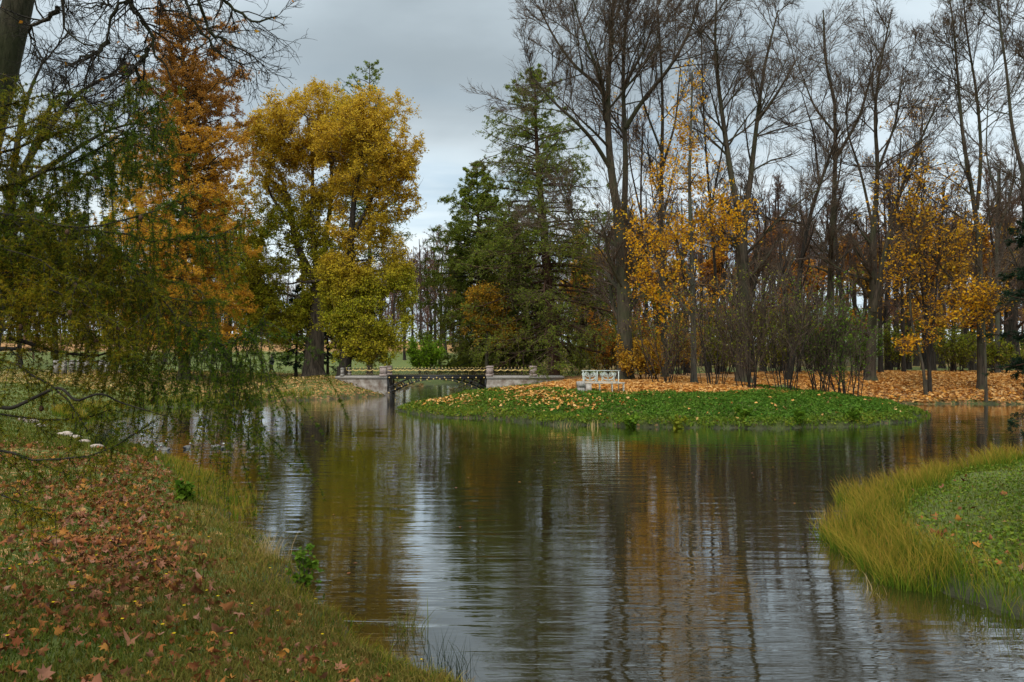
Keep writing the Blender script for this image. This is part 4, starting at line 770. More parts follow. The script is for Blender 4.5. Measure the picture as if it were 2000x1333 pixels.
def duck(px_, py, ang, male, lab, dive=False, s=.66):
    Y = CZ * F / (py - HY); x = (px_ - 1000) / F * Y; r = empty('duck', (x, Y, 0), lab, 'duck', 'ducks on the pond')
    pts = np.array([(-.30, 0, .115), (-.25, 0, .095), (-.17, 0, .07), (-.06, 0, .055), (.05, 0, .055), (.12, 0, .075), (.165, 0, .12), (.175, 0, .17), (.185, 0, .215), (.215, 0, .245), (.25, 0, .24), (.265, 0, .235)])
    ra = np.array([.008, .035, .075, .10, .10, .078, .05, .036, .038, .048, .032, .012])
    if dive: pts[6:] = [(.18, 0, .09), (.21, 0, .07), (.235, 0, .05), (.255, 0, .03), (.28, 0, .01), (.29, 0, .0)]
    n_ = 28; t = np.linspace(0, 11, n_); q = np.stack([np.interp(t, range(12), pts[:, i]) for i in range(3)], 1); rr = np.interp(t, range(12), ra)
    q[1:-1] = (q[:-2] + q[1:-1] * 2 + q[2:]) / 4
    g = MB(); k = 10; tubes(g, q[None] * s, rr[None] * s, k, caps=True, vt=np.repeat(t / 11, k)); v = g.v[0]; rel = (v[:, 2] - np.repeat(q[:, 2] * s, k)) / np.repeat(rr * s, k)
    g.a[0][:, 1] = rel * .5 + .5; v[:, 1] *= 1.12; bi = MB(); a = q[-2] * s; bi.path([a, a + [.035 * s, 0, -.006 * s], a + [.062 * s, 0, -.012 * s]], [.017 * s, .013 * s, .008 * s], 6)
    bi.v[0][:, 2] = a[2] + (bi.v[0][:, 2] - a[2]) * .7
    c, sn = math.cos(ang), math.sin(ang)
    for gg in (g, bi): w_ = gg.v[0]; gg.v[0] = np.stack([w_[:, 0] * c - w_[:, 1] * sn + x, w_[:, 0] * sn + w_[:, 1] * c + Y, w_[:, 2]], 1)
    bo = g.build('body', DM if male else DF, r, True); bi.build('bill', BM, r, True)
for a in [(236, 873, 2.6, True, 'drake at the far left of the flock beside the tall grass'), (289, 876, 3.1, True, 'drake swimming left, second from the left bank'), (316, 871, .5, True, 'drake facing right behind two others, its bill down', False),
          (322, 881, 3.0, True, 'pale-backed drake in the front left trio'), (317, 889, 3.3, True, 'nearest drake of the left trio, facing left'), (366, 877, 1.3, True, 'drake seen end-on half behind the hanging larch twigs'), (385, 872, 0, False, 'brown duck just behind the hanging larch twigs'),
          (420, 875, 3.1, True, 'pale drake swimming left just right of the hanging twigs'), (436, 878, 1.8, True, 'dark-headed drake seen end-on in the middle of the right group'), (447, 888, .1, False, 'small dark duck nearest the camera in the right group'),
          (444, 871, 0, False, 'brown duck at the back of the right group'), (474, 872, 2.9, False, 'brown duck beside the rightmost drake'), (491, 877, 3.2, True, 'rightmost drake with a pale body, head to the left')]:
    duck(*a[:5], dive=(len(a) > 5 and a[5]))

# ------------------------------------------------------------------ walking person on the left path
def skin_body(name, verts, edges, radii, m, parent, sub=1):
    me = bpy.data.meshes.new(name); me.from_pydata([tuple(v) for v in verts], edges, []); o = bpy.data.objects.new(name, me); COL.objects.link(o); o.parent = parent
    sk = o.modifiers.new('skin', 'SKIN'); 
    for i, r_ in enumerate(radii):
        me.skin_vertices[0].data[i].radius = r_ if isinstance(r_, tuple) else (r_, r_); me.skin_vertices[0].data[i].use_root = (i == 0)
    o.modifiers.new('sub', 'SUBSURF').levels = sub; o.modifiers['sub'].render_levels = sub + 1; me.materials.append(m); return o
def ensure_skin(me):
    pass
YP = 72.0; xp = (531 - 1000) / F * YP; zp = gz(xp, YP)
pr = empty('person', (xp, YP, zp), 'walker in a dark grey jacket and black trousers on the path by the lawn', 'person')
skin_m = plain('skin', (.38, .22, .16), (.45, .28, .20), 5, .6); jacket = plain('jacket_cloth', (.035, .037, .045), (.075, .075, .085), 9, .9); trous = plain('trousers_cloth', (.012, .012, .016), (.022, .022, .028), 9, .9); hairm = plain('hair_brown', (.015, .01, .008), (.04, .028, .02), 30, .7)
def body_tubes(name, parts, m, sc=1.0):
    g = MB()
    for pts, ra, sx_, sy_ in parts:
        q = smooth_line(pts, 12); rr = np.interp(np.linspace(0, 1, 12), np.linspace(0, 1, len(ra)), ra); n0 = len(g.v)
        tubes(g, q[None], rr[None], 10, caps=True); v = g.v[n0]; c = np.repeat(q, 10, 0); d = v - c; d[:, 0] *= sx_; d[:, 1] *= sy_; g.v[n0] = c + d
    for i in range(len(g.v)): g.v[i] = g.v[i] + np.array([xp, YP, zp])
    return g
sc_ = 1.70 / 1.78
# figure faces left (-x); body is one continuous mesh grown from a joint skeleton by metaball-free remesh
torso = ([(0, 0, .92), (0, 0, 1.1), (-.01, 0, 1.3), (-.02, 0, 1.44), (-.04, 0, 1.52), (-.06, 0, 1.58), (-.08, 0, 1.66), (-.08, 0, 1.75)], [.15, .145, .165, .12, .06, .075, .10, .03], .8, 1.1)
legs = [([(0, .09, .95), (-.16, .09, .50), (-.22, .09, .07), (-.34, .09, .04)], [.10, .065, .045, .04], 1, 1), ([(0, -.09, .95), (.06, -.09, .50), (.26, -.09, .12), (.17, -.09, .04)], [.10, .065, .045, .04], 1, 1)]
arms = [([(-.01, .2, 1.42), (.12, .25, 1.17), (.05, .25, .93), (.03, .25, .84)], [.05, .042, .032, .035], 1, 1), ([(-.01, -.2, 1.42), (-.08, -.25, 1.17), (-.22, -.25, .98), (-.27, -.25, .93)], [.05, .042, .032, .035], 1, 1)]
g = body_tubes('body', [torso] + legs + arms, skin_m)
fing = MB()
bo = g.build('body', skin_m, pr, True); rm = bo.modifiers.new('join', 'REMESH'); rm.mode = 'VOXEL'; rm.voxel_size = .018
body_tubes('jacket', [([(0, 0, .82), (0, 0, 1.0), (-.01, 0, 1.3), (-.02, 0, 1.47), (-.04, 0, 1.54)], [.19, .175, .19, .14, .07], .85, 1.1), ([(-.01, .19, 1.43), (.12, .25, 1.17), (.06, .25, .93)], [.075, .062, .048], 1, 1), ([(-.01, -.19, 1.43), (-.08, -.25, 1.17), (-.20, -.25, .99)], [.075, .062, .048], 1, 1)], jacket).build('jacket', jacket, pr, True)
body_tubes('trousers', [([(0, .08, .97), (-.16, .09, .50), (-.22, .09, .11)], [.12, .085, .065], 1, 1), ([(0, -.08, .97), (.06, -.09, .50), (.25, -.09, .16)], [.12, .085, .065], 1, 1)], trous).build('trousers', trous, pr, True)
body_tubes('shoe', [([(-.19, .09, .05), (-.36, .09, .035)], [.05, .04], 1, 1)], trous).build('shoe', trous, pr, True); body_tubes('shoe', [([(.27, -.09, .09), (.14, -.09, .035)], [.05, .04], 1, 1)], trous).build('shoe', trous, pr, True)
body_tubes('hair', [([(-.02, 0, 1.60), (-.03, 0, 1.68), (-.07, 0, 1.77)], [.06, .10, .06], .9, 1)], hairm).build('hair', hairm, pr, True)

# ------------------------------------------------------------------ fallen leaves
RG = np.random.default_rng(53)
def field(n, x0, x1, y0, y1, dens, inv=False):
    """n ground points inside a box kept with probability dens(x, y, sd); inv: thin out with distance like what the eye resolves"""
    if inv: y = y0 * (y1 / y0) ** RG.random(n); x = RG.uniform(x0, x1, n)
    else: x = RG.uniform(x0, x1, n); y = RG.uniform(y0, y1, n)
    sd = shore(x, y); k = RG.random(n) < dens(x, y, sd); x, y, sd = x[k], y[k], sd[k]
    return np.stack([x, y, height(x, y, sd)], 1), sd
def polar(n, r0, r1, a0, a1, dens, pw=1.0):
    r = r0 * (r1 / r0) ** (RG.random(n) ** pw); a = np.radians(RG.uniform(a0, a1, n)); x = r * np.sin(a); y = r * np.cos(a)
    sd = shore(x, y); k = RG.random(n) < dens(x, y, sd); x, y, sd = x[k], y[k], sd[k]
    return np.stack([x, y, height(x, y, sd)], 1), sd
def flat_leaves(mb, pos, size):
    K = len(pos); n_ = norm(RG.normal(0, .45, (K, 3)) + [0, 0, 1]); a = norm(np.cross(n_, RG.normal(0, 1, (K, 3)))); b = np.cross(n_, a); s = (size * RG.uniform(.6, 1.3, K))[:, None]
    v = np.stack([pos - a * s * .5, pos + b * s * .38 + n_ * s * .15, pos + a * s * .5, pos - b * s * .38 + n_ * s * .12], 1); i = np.arange(K)[:, None] * 4
    mb.add(v.reshape(-1, 3), t=np.concatenate([i + [0, 1, 2], i + [0, 2, 3]]), rnd=np.repeat(RG.random(K), 4))
islm = lambda x, y, sd: (x > -7) & (y > 27) & (sd > .15)
g = MB()
p, _ = field(60000, -3, 19, 34.5, 50, lambda x, y, sd: islm(x, y, sd) * ss(sd, 4.5, 5.3) * (x < 18)); flat_leaves(g, p + [0, 0, .03], .20)
p, _ = field(24000, -6, 7, 30, 40, lambda x, y, sd: islm(x, y, sd) * (.16 + .30 * ss(wob2(x, y, 1.1, 2), -.3, .6)) * (1 - ss(x, 1, 6)) * ss(sd, .3, 2.2)); flat_leaves(g, p + [0, 0, .09], .17)
p, _ = field(600, 2, 19, 29, 40, lambda x, y, sd: islm(x, y, sd) * .4); flat_leaves(g, p + [0, 0, .13], .16)
put(g.build('fallen_leaves', M['litter']), 'orange maple leaves lying on the peninsula around the bench', 'leaves', kind='stuff')
g = MB(); p, _ = field(60000, 16, 46, 40, 66, lambda x, y, sd: (sd > .1) & (y > 40.5)); flat_leaves(g, p + [0, 0, .03], .22)
put(g.build('fallen_leaves', M['litter']), 'thick orange leaf carpet on the far right bank', 'leaves', kind='stuff')
g = MB(); p, _ = field(46000, -34, -7.5, 43, 72, lambda x, y, sd: (sd > .1) * (.22 + .25 * wob2(x, y, .7, 4) + .25 * ss(y, 52, 64)) * (1 - ss(y, 67, 70))); flat_leaves(g, p + [0, 0, .03], .15)
put(g.build('fallen_leaves', M['litter_tan']), 'small tan leaves strewn over the left far bank', 'leaves', kind='stuff')
g = MB()
nearA = lambda x, y, sd: (x < 1.5) & (sd > .12)
def dn(x, y, sd):
    band = np.maximum(np.exp(-((sd - 3.4) / 1.3) ** 2) * ss(y, 10.5, 13), .75 * np.exp(-((sd - 1.7) / .8) ** 2) * ss(y, 7, 9))        # the rusty drift running up the slope
    return nearA(x, y, sd) * np.clip(.10 + .26 * ss(wob2(x, y, 1.6, 6), 0, .7) + 1.3 * band * ss(wob2(x, y, 1.2, 9), -.5, .1), 0, 1) * (1 - ss(y, 17, 22)) * ss(sd, .4, 1.0)
p, _ = polar(52000, 2.6, 22, -42, 2, dn); r_ = np.hypot(p[:, 0], p[:, 1]); lobed(g, p + np.stack([0 * r_, 0 * r_, RG.uniform(-.005, .075, len(r_))], 1), .088, 1.1, .5)
put(g.build('fallen_leaves', M['litter_near']), 'rust-brown curled maple leaves on the near left slope', 'leaves', kind='stuff')
g = MB(); nearC = lambda x, y, sd: (x > 3) & (y > 6) & (y < 28) & (sd > .38)
p, _ = polar(1300, 7, 24, 24, 46, lambda x, y, sd: nearC(x, y, sd) * (.15 + .5 * ss(wob2(x, y, 1.5, 3), .2, .7))); lobed(g, p + [0, 0, .12], .12, .7, .9)
put(g.build('fallen_leaves', M['litter_near']), 'scattered brown leaves on the near right bank', 'leaves', kind='stuff')

# ------------------------------------------------------------------ grass and ground cover
def blades(mb, pos, hgt, wid, lean=.5, bias=(0, 0), seg=2, dry=0.0):
    K = len(pos); h = hgt * RG.uniform(.45, 1.2, K); az = RG.uniform(0, 2 * np.pi, K); ln = lean * RG.uniform(.2, 1.3, K)
    d = np.stack([np.cos(az) * ln + bias[0], np.sin(az) * ln + bias[1]], 1); fa = RG.uniform(0, np.pi, K); wv = np.stack([np.cos(fa), np.sin(fa), np.zeros(K)], 1) * (wid * RG.uniform(.6, 1.4, K))[:, None] * .5
    rows = []
    for t, wf in ((0, 1), (.5, .8)) if seg == 2 else ((0, 1), (.35, .9), (.7, .6)):
        c = pos + np.stack([d[:, 0] * h * t ** 1.8, d[:, 1] * h * t ** 1.8, h * t * (1 - .12 * t)], 1); rows += [c - wv * wf, c + wv * wf]
    tip = pos + np.stack([d[:, 0] * h, d[:, 1] * h, h * (1 - .35 * ln)], 1); rows.append(tip); V = np.stack(rows, 1); m_ = V.shape[1]; i = np.arange(K)[:, None] * m_
    q = [i + [0, 1, 3, 2]] + ([i + [2, 3, 5, 4]] if seg == 3 else []); t_ = i + [m_ - 3, m_ - 2, m_ - 1]
    vt = np.tile(np.array([0, 0, .5, .5, 1.]) if seg == 2 else np.array([0, 0, .35, .35, .7, .7, 1.]), K)
    dr = np.repeat(dry, m_) if np.ndim(dry) else dry
    mb.add(V.reshape(-1, 3), q=np.concatenate(q), t=t_, rnd=np.repeat(RG.random(K), m_), mix=dr, vt=vt)
g = MB()
p, sd = polar(230000, 2.4, 26, -46, 6, lambda x, y, sd: (x < 1.8) & (sd > .05), .85)
r_ = np.hypot(p[:, 0], p[:, 1]); edge = 1 - ss(sd, .2, 1.3); dry = np.clip(.38 + .5 * wob2(p[:, 0], p[:, 1], 1.3, 4) + .5 * edge * ss(RG.random(len(sd)), .2, .6), 0, 1) * (RG.random(len(sd)) < .75)
blades(g, p, .06 + .045 * (.5 + .5 * wob2(p[:, 0], p[:, 1], 2.3, 5)) + .05 * edge, .0045 + .0007 * r_, .75, (0, 0), 2, dry)
p, sd = polar(26000, 20, 44, -40, -18, lambda x, y, sd: sd > .05); blades(g, p, .13, .03, .6, (0, 0), 2, .2 * RG.random(len(p)))
p, sd = polar(30000, 40, 90, -34, -8, lambda x, y, sd: (sd > .05) & (x < -8)); blades(g, p, .12, .06, .6, (0, 0), 2, .35 * RG.random(len(p)))
put(g.build('grass', M['grass']), 'short tufted grass over the left banks', 'grass', kind='stuff')
g = MB()
p, sd = field(150000, -6, 20, 29, 42, lambda x, y, sd: (sd > .02) & (x > -7) & (y > 27) & (sd < 5.6)); 
cov = p + np.stack([0 * sd, 0 * sd, RG.uniform(.02, .16, len(sd)) * (.4 + .6 * ss(wob2(p[:, 0], p[:, 1], 1.7, 3), -.6, .6)) + .05 * (1 - ss(sd, 0, .7))], 1)
ylw = np.clip((1 - ss(sd, .2, 1.1)) * .8 + (1 - ss(p[:, 0], -3, 5)) * .35 + .25 * wob2(p[:, 0], p[:, 1], .9, 6), 0, 1) * RG.random(len(sd))
leaves(g, cov, .085, ylw, 0, .9, .8)
p, sd = field(26000, -6, 20, 29, 42, lambda x, y, sd: (sd > -.15) & (x > -7) & (y > 27) & (sd < .6 + 5 * (RG.random(len(x)) < .25))); blades(g, p + [0, 0, .02], .26, .024, .8, (0, -.2), 2, RG.random(len(p)) * .6)
put(g.build('ground_cover', M['clover']), 'low green ground cover clothing the peninsula slope', 'ground cover', kind='stuff')
g = MB(); p, sd = polar(60000, 7, 26, 20, 48, lambda x, y, sd: nearC(x, y, sd) * (.75 + .45 * wob2(x, y, 1.1, 7)), 1)
leaves(g, p + np.stack([0 * sd, 0 * sd, RG.uniform(.02, .15, len(sd))], 1), .048, .1 + RG.random(len(sd)) * .6, 0, .85, 1.6)
put(g.build('ground_cover', M['clover']), 'bright leafy weeds on the near right bank', 'ground cover', kind='stuff')
g = MB(); p, sd = polar(30000, 7, 26, 20, 48, lambda x, y, sd: (x > 3) & (y > 6) & (y < 28) & (sd > .2), 1); blades(g, p, .16, .008, .8, (0, 0), 2, .3 * RG.random(len(p)))
put(g.build('grass', M['grass']), 'green grass among the weeds on the near right bank', 'grass', kind='stuff')
# marsh grass standing along and in the water
g = MB()
def rd(x, y, sd):
    lim = -.40 * ss(y, 8.5, 10) - .10 - .28 * wob2(x, y, 1.7, 3)
    return (x > 2.6) & (y > 5.6) & (y < 29) & (sd > lim) & (RG.random(len(x)) < (1 - ss(sd, .05, .75)) * np.where(y < 9.3, .22 + .5 * (wob2(x, y, 3.1, 2) > .2), .95) * (1 - .85 * (ss(wob2(x, y, 2.1, 11), .55, .75) * ss(11.5 - y, 0, 1))))
p, sd = polar(120000, 6.5, 27, 14, 46, rd, 1.0); p[:, 2] = np.maximum(p[:, 2], -.12); r_ = np.hypot(p[:, 0], p[:, 1]); hh = np.where(r_ < 10.2, .36, .54) + .10 * wob2(p[:, 0], p[:, 1], 1.3, 2) - .12 * ss(sd, 0, 1.0)
blades(g, p, hh, .003 + .0005 * r_, .48, (-.14, .0), 3)
put(g.build('marsh_grass', M['reed']), 'tall tan-tipped marsh grass on the right shore', 'marsh grass', kind='stuff')
g = MB(); p, sd = polar(34000, 14, 26, -40, -14, lambda x, y, sd: (sd > -.35) & (sd < .8) & (x < -4.4) & (y > 13.5) & (y < 19.2) & (RG.random(len(x)) < .5), 1); p[:, 2] = np.maximum(p[:, 2], -.1)
blades(g, p, .27 + .08 * wob2(p[:, 0], p[:, 1], 1.5, 2), .014, .28, (.06, 0), 3)
p, sd = polar(9000, 6, 14, -24, 0, lambda x, y, sd: (sd > -.15) & (sd < .45) & (x < .2), 1); blades(g, p, .17, .006, .8, (.1, 0), 3)
p, sd = polar(16000, 36, 50, -30, -14, lambda x, y, sd: (sd > -.2) & (sd < .9) & (x < -12), 1); blades(g, p, .45, .03, .3, (0, 0), 3)
put(g.build('marsh_grass', M['reed']), 'yellowing marsh grass on the left shore', 'marsh grass', kind='stuff')
# fallen leaves floating on the pond
g = MB(); x = RG.uniform(-9, 18, 700); y = 8 * (34 / 8) ** RG.random(700); sd = shore(x, y); k = (sd < -.4) & (RG.random(700) < .3 * ss(y, 6, 20)); fl = np.stack([x, y, 0 * x + .006], 1)[k]
n0 = RG.normal(0, .03, (len(fl), 3)) + [0, 0, 1.]; K = len(fl); a = norm(np.cross(n0, RG.normal(0, 1, (K, 3)))); b_ = np.cross(norm(n0), a); s = (RG.uniform(.015, .04, K))[:, None]
g.add(np.stack([fl - a * s, fl + b_ * s * .7, fl + a * s, fl - b_ * s * .7], 1).reshape(-1, 3) + [0, 0, .004], q=np.arange(K * 4).reshape(-1, 4), rnd=np.repeat(RG.random(K), 4))
put(g.build('floating_leaves', M['litter_near']), 'small leaves floating on the dark pond', 'leaves', kind='stuff')

# individual weeds and tussocks
RG = np.random.default_rng(59)
def solve(px_, py):
    Y = 10.0
    for _ in range(40): x = (px_ - 1000) / F * Y; Y = .6 * Y + .4 * min(60, (CZ - max(gz(x, Y), -.02)) * F / (py - HY))
    return (px_ - 1000) / F * Y, Y
def weed(name, px_, py, H, n, lab, lmn, ls, spread=.5, leaf=5, mt='twig'):
    x, Y = solve(px_, py); r = empty(name, (x, Y, max(gz(x, Y), -.05)), lab, 'plant'); z = r.location[2]
    az = RG.uniform(0, 6.28, n); d = np.stack([np.cos(az) * spread * RG.random(n), np.sin(az) * spread * RG.random(n), np.ones(n)], 1); b0 = grow(np.tile([x, Y, z - .04], (n, 1)), d, H * RG.uniform(.6, 1.1, n), np.full(n, .006), np.full(n, .002), 6, .08, .02)
    b1 = sprout(b0, 6, .15, 1, .9, .28, 3, .1, 0, .6, .002); g = MB(); add_br(g, b0, 4); add_br(g, b1, 3); g.build('stems', M[mt], r); g = MB(); leaves(g, tips(b1, leaf, .02, .1), ls, 0, 0, .8, 1.2); g.build('leaves', M[lmn], r); return r
weed('leafy_weed', 592, 1150, .55, 7, 'bright green leafy seedling at the water edge of the left slope', 'green_leaf', .075)
weed('leafy_weed', 362, 985, .45, 8, 'dark green dock-like weed amid the left marsh grass', 'green_leaf', .11)
weed('leafy_weed', 1325, 832, .5, 8, 'pale silvery weed at the water line below the crest', 'olive_leaf', .15)
for k, (px_, lab) in enumerate([(1670, 'large-leaved weed tuft at the water line near the grass point'), (1560, 'light green weed tuft at the water line below the tall shrubs'), (1230, 'leafy weed tuft at the water line below the bench'), (1450, 'round leafy weed tuft at the middle of the slope foot')]): weed('leafy_weed', px_, 829 if k != 3 else 820, .55, 9, lab, 'green_leaf', .17, .8)
def tussock(px_, py, H, n, lab, m, wd, lean=.5, nm='grass_tussock', rad=.12):
    x, Y = solve(px_, py); z = max(gz(x, Y), -.05); g = MB(); p = np.array([x, Y, z - .03]) + RG.normal(0, rad, (n, 3)) * [1, 1, 0]; blades(g, p, H, wd, lean, (.02, 0), 3, RG.random(n) * .4); o = g.build(nm, M[m]); put(o, lab, 'grass tuft')
M['sedge'] = leafm('sedge_dark', [(.012, .022, .012), (.03, .045, .02), (.02, .03, .012)]); M['straw'] = leafm('dry_straw', [(.36, .26, .10), (.46, .34, .15), (.30, .20, .07)])
tussock(868, 1330, .46, 90, 'dark thin sedge tuft at the bottom of the left shore', 'sedge', .005, .45); tussock(205, 872, .62, 110, 'dark arching sedge tuft beside the last edging stones', 'sedge', .016, .8, rad=.16)
tussock(1700, 1160, .34, 8, 'dry straw-coloured bent blades before the right marsh grass', 'straw', .007, .8); tussock(1156, 836, .38, 14, 'dry straw tuft standing at the water line left of the bench', 'straw', .03, .25); tussock(1100, 829, .34, 26, 'pale dry grass clump at the water line toward the grass tip', 'straw', .02, .4, rad=.25)
tussock(800, 1240, .40, 70, 'green arching grass tuft low on the left shore', 'grass', .007, .7); tussock(520, 1090, .40, 90, 'tawny grass tuft on the left shore edge', 'straw', .007, .5)
# yellow wildflowers
M['petal'] = leafm('petal_yellow', [(.80, .52, .01), (.86, .62, .02)]); M['stalk'] = leafm('stalk_green', [(.05, .09, .015), (.07, .11, .02)])
fp = [(240, 1045), (180, 1050), (410, 1065), (212, 1072), (525, 1130), (325, 1145), (20, 1135), (40, 1128), (105, 1062), (30, 980), (55, 978), (142, 1172), (265, 1200), (402, 1180), (425, 1188), (498, 1205), (355, 1215), (240, 1236), (318, 1240), (545, 1220), (632, 1262), (10, 1272), (455, 1268), (620, 1180), (155, 1142), (345, 1265), (185, 1104), (300, 1118), (820, 1318), (98, 1208)]
for k, (px_, py) in enumerate(fp):
    x, Y = solve(px_, py); z = gz(x, Y); h = RG.uniform(.07, .13); g = MB(); dx, dy = RG.normal(0, .015, 2)
    r = empty('wildflower', (x, Y, z), 'small yellow wildflower in the grass of the near left slope', 'flower', 'yellow wildflowers in the near grass')
    g.path([(x, Y, z - .02), (x + dx * .4, Y + dy * .4, z + h * .6), (x + dx, Y + dy, z + h)], .0018, 4); g.build('stalk', M['stalk'], r)
    g = MB(); 
    for q in range(8): a = q * .785; c = np.array([x + dx, Y + dy, z + h]); e = np.array([math.cos(a), math.sin(a), .35]); sd_ = np.array([-math.sin(a), math.cos(a), 0]); g.add([c, c + e * .009 + sd_ * .004, c + e * .018, c + e * .009 - sd_ * .004], q=[(0, 1, 2, 3)], rnd=RG.random())
    g.build('petals', M['petal'], r)

# ------------------------------------------------------------------ near larch on the left
RG = np.random.default_rng(61)
lx, ly = -5.3, 4.9; lr = empty('near_larch', (lx, ly, gz(lx, ly)), 'near green and yellow larch whose hanging twigs curtain the left of the view', 'tree')
tr = smooth_line([(lx, ly, lr.location[2] - .3), (lx + .1, ly, 2.5), (lx, ly + .1, 6), (lx + .1, ly, 11)], 12); tb = MB(); tubes(tb, tr[None], np.linspace(.24, .09, 12)[None], 10); root_flare(tb, (lx, ly, lr.location[2]), .24)
def S(*pts):   # a bough given by points seen in the photograph, each with its own distance
    return [P(*q) for q in pts]
BO = [  # bough, twig density, hanging strand length
 (S((-160, 345, 4.9), (0, 300, 4.8), (112, 262, 4.9), (225, 199, 5.1), (290, 165, 5.2)), 1.1, .24), (S((-160, 420, 5), (60, 350, 5), (142, 322, 5), (225, 270, 5.1), (292, 221, 5.2), (330, 188, 5.3)), 1.2, .26),
 (S((-160, 470, 5.2), (40, 420, 5.3), (112, 375, 5.3), (187, 330, 5.3), (262, 277, 5.4), (340, 250, 5.6)), 1.2, .34), (S((-160, 380, 4.6), (0, 412, 4.6), (112, 442, 4.7), (225, 446, 4.8), (311, 420, 4.9), (378, 375, 5.0)), 1.1, .35),
 (S((-160, 430, 4.9), (60, 440, 5), (195, 446, 5), (262, 472, 5), (337, 480, 5.0), (405, 468, 5.1), (470, 440, 5.2)), .8, .4), (S((-160, 430, 5.5), (60, 430, 5.4), (195, 450, 5.2), (262, 532, 5.1), (319, 592, 5.0), (360, 630, 5.0), (394, 675, 5.0), (431, 686, 5), (487, 667, 5), (518, 628, 5)), 1.5, 1.05),
 (S((-200, 860, 4.3), (0, 883, 4.4), (94, 907, 4.4), (187, 896, 4.5), (244, 874, 4.6), (300, 822, 4.7)), .5, .18), (S((-180, 540, 4.6), (0, 520, 4.6), (90, 560, 4.6), (180, 600, 4.7), (250, 670, 4.7)), .9, .34),
 (S((-180, 620, 4.9), (0, 590, 5), (110, 610, 5), (200, 650, 5.1), (262, 720, 5.1)), .8, .28), (S((-180, 250, 5), (0, 210, 5.2), (60, 190, 5.3), (140, 180, 5.4)), .9, .24), (S((-180, 700, 4.6), (-20, 690, 4.6), (70, 730, 4.6), (140, 790, 4.6), (175, 850, 4.6)), .4, .22),
 (S((-160, 560, 5.6), (30, 500, 5.6), (150, 520, 5.5), (260, 560, 5.4), (350, 590, 5.3), (420, 590, 5.2)), .8, .42), (S((-180, 790, 4.5), (-20, 800, 4.5), (60, 820, 4.6), (150, 825, 4.7), (215, 800, 4.8)), .35, .16), (S((-160, 330, 5.6), (60, 320, 5.6), (180, 350, 5.6), (280, 330, 5.7), (350, 300, 5.8)), 1.0, .3),
 (S((-160, 520, 5.9), (80, 470, 5.9), (200, 500, 5.8), (300, 540, 5.6), (380, 560, 5.5)), .8, .6), (S((-180, 300, 4.7), (-20, 260, 4.7), (50, 240, 4.8), (110, 225, 4.9), (160, 215, 5)), .8, .25),
 (S((-180, 480, 4.6), (-20, 470, 4.6), (60, 500, 4.6), (130, 540, 4.6), (190, 560, 4.7)), .9, .4),
 (S((-180, 150, 5.6), (-60, 120, 5.6), (20, 150, 5.6), (60, 210, 5.6)), .5, .25), (S((-180, 900, 4.2), (-40, 960, 4.2), (40, 975, 4.2), (110, 1010, 4.25)), .5, .22)]
tw = MB(); ndl = MB(); conp = []; ndp = []; ndd = []
for q, dn_, hl in BO:
    sp = smooth_line([[lx, ly, q[0][2] - .1]] + list(q), 26); sp[2:-1] += RG.normal(0, .012, (23, 3)); L = np.linalg.norm(np.diff(sp, axis=0), axis=1).sum()
    bo_ = Br(sp[None], np.linspace(.020, .003, 26)[None]); tubes(tb, bo_.p, bo_.r, 6)
    sid = sprout(bo_, int(L * 16 * dn_), .12, 1, .75, 1, 8, .08, -.03, .4, .0022, lambda t: 1.2 - .7 * t, flat=.6, Labs=.34); add_br(tw, sid, 4)
    # weeping strands
    N = int(L * 32 * dn_); st = np.concatenate([tips(bo_, N, .004, .22), tips(sid, 1, .003, .3)]); N = len(st)
    d = np.stack([RG.normal(.0, .38, N), RG.normal(0, .38, N), RG.normal(-.45, .4, N)], 1); hg = grow(st, d, hl * RG.uniform(.25, 1.15, N), np.full(N, .0026), np.full(N, .0011), 9, .06, np.array([-.35, -.35, -.3, -.2, -.1, 0, 0, .04, .08])); add_br(tw, hg, 3)
    sub = sprout(hg, 2, .1, .9, .6, .4, 4, .1, -.12, .7, .0012); add_br(tw, sub, 3)
    for b_, sp_ in ((hg, .017), (sub, .016), (sid, .014), (bo_, .008)):
        M_ = b_.p.shape[1]; cnt = np.maximum((b_.L / sp_).astype(int), 2); idx = np.repeat(np.arange(len(b_.L)), cnt); t = RG.random(len(idx)) * (M_ - 1); k = np.minimum(t.astype(int), M_ - 2); f = (t - k)[:, None]
        ndp.append(b_.p[idx, k] * (1 - f) + b_.p[idx, k + 1] * f); ndd.append(norm(b_.p[idx, k + 1] - b_.p[idx, k]))
    # cones
    c = tips(hg, 1, .004, .1); conp += list(c[RG.random(len(c)) < .02])
pp_ = np.concatenate(ndp); dd_ = np.concatenate(ndd); keep = RG.random(len(pp_)) < .92; pp_ = pp_[keep]; dd_ = dd_[keep]; W = 8; K = len(pp_) * W
ps = np.repeat(pp_, W, 0); ds = np.repeat(dd_, W, 0); rv = RG.normal(0, 1, (K, 3)); rv -= (rv * ds).sum(1, keepdims=True) * ds; rv = norm(rv); nd = norm(rv * .8 + ds * RG.uniform(.1, .9, (K, 1))); ln = RG.uniform(.018, .034, K)[:, None]
sdv = norm(np.cross(nd, RG.normal(0, 1, (K, 3)))) * .0019; V = np.stack([ps - sdv, ps + sdv, ps + nd * ln], 1)
clr = np.clip(.12 + .6 * wob2(pp_[:, 0] * 1.7, pp_[:, 2] * 2.1, 1.5, 3) + RG.normal(0, .18, len(pp_)), 0, 1)
ndl.add(V.reshape(-1, 3), t=np.arange(K * 3).reshape(-1, 3), rnd=np.repeat(np.repeat(RG.random(len(pp_)), W), 3), mix=np.repeat(np.repeat(clr, W), 3))
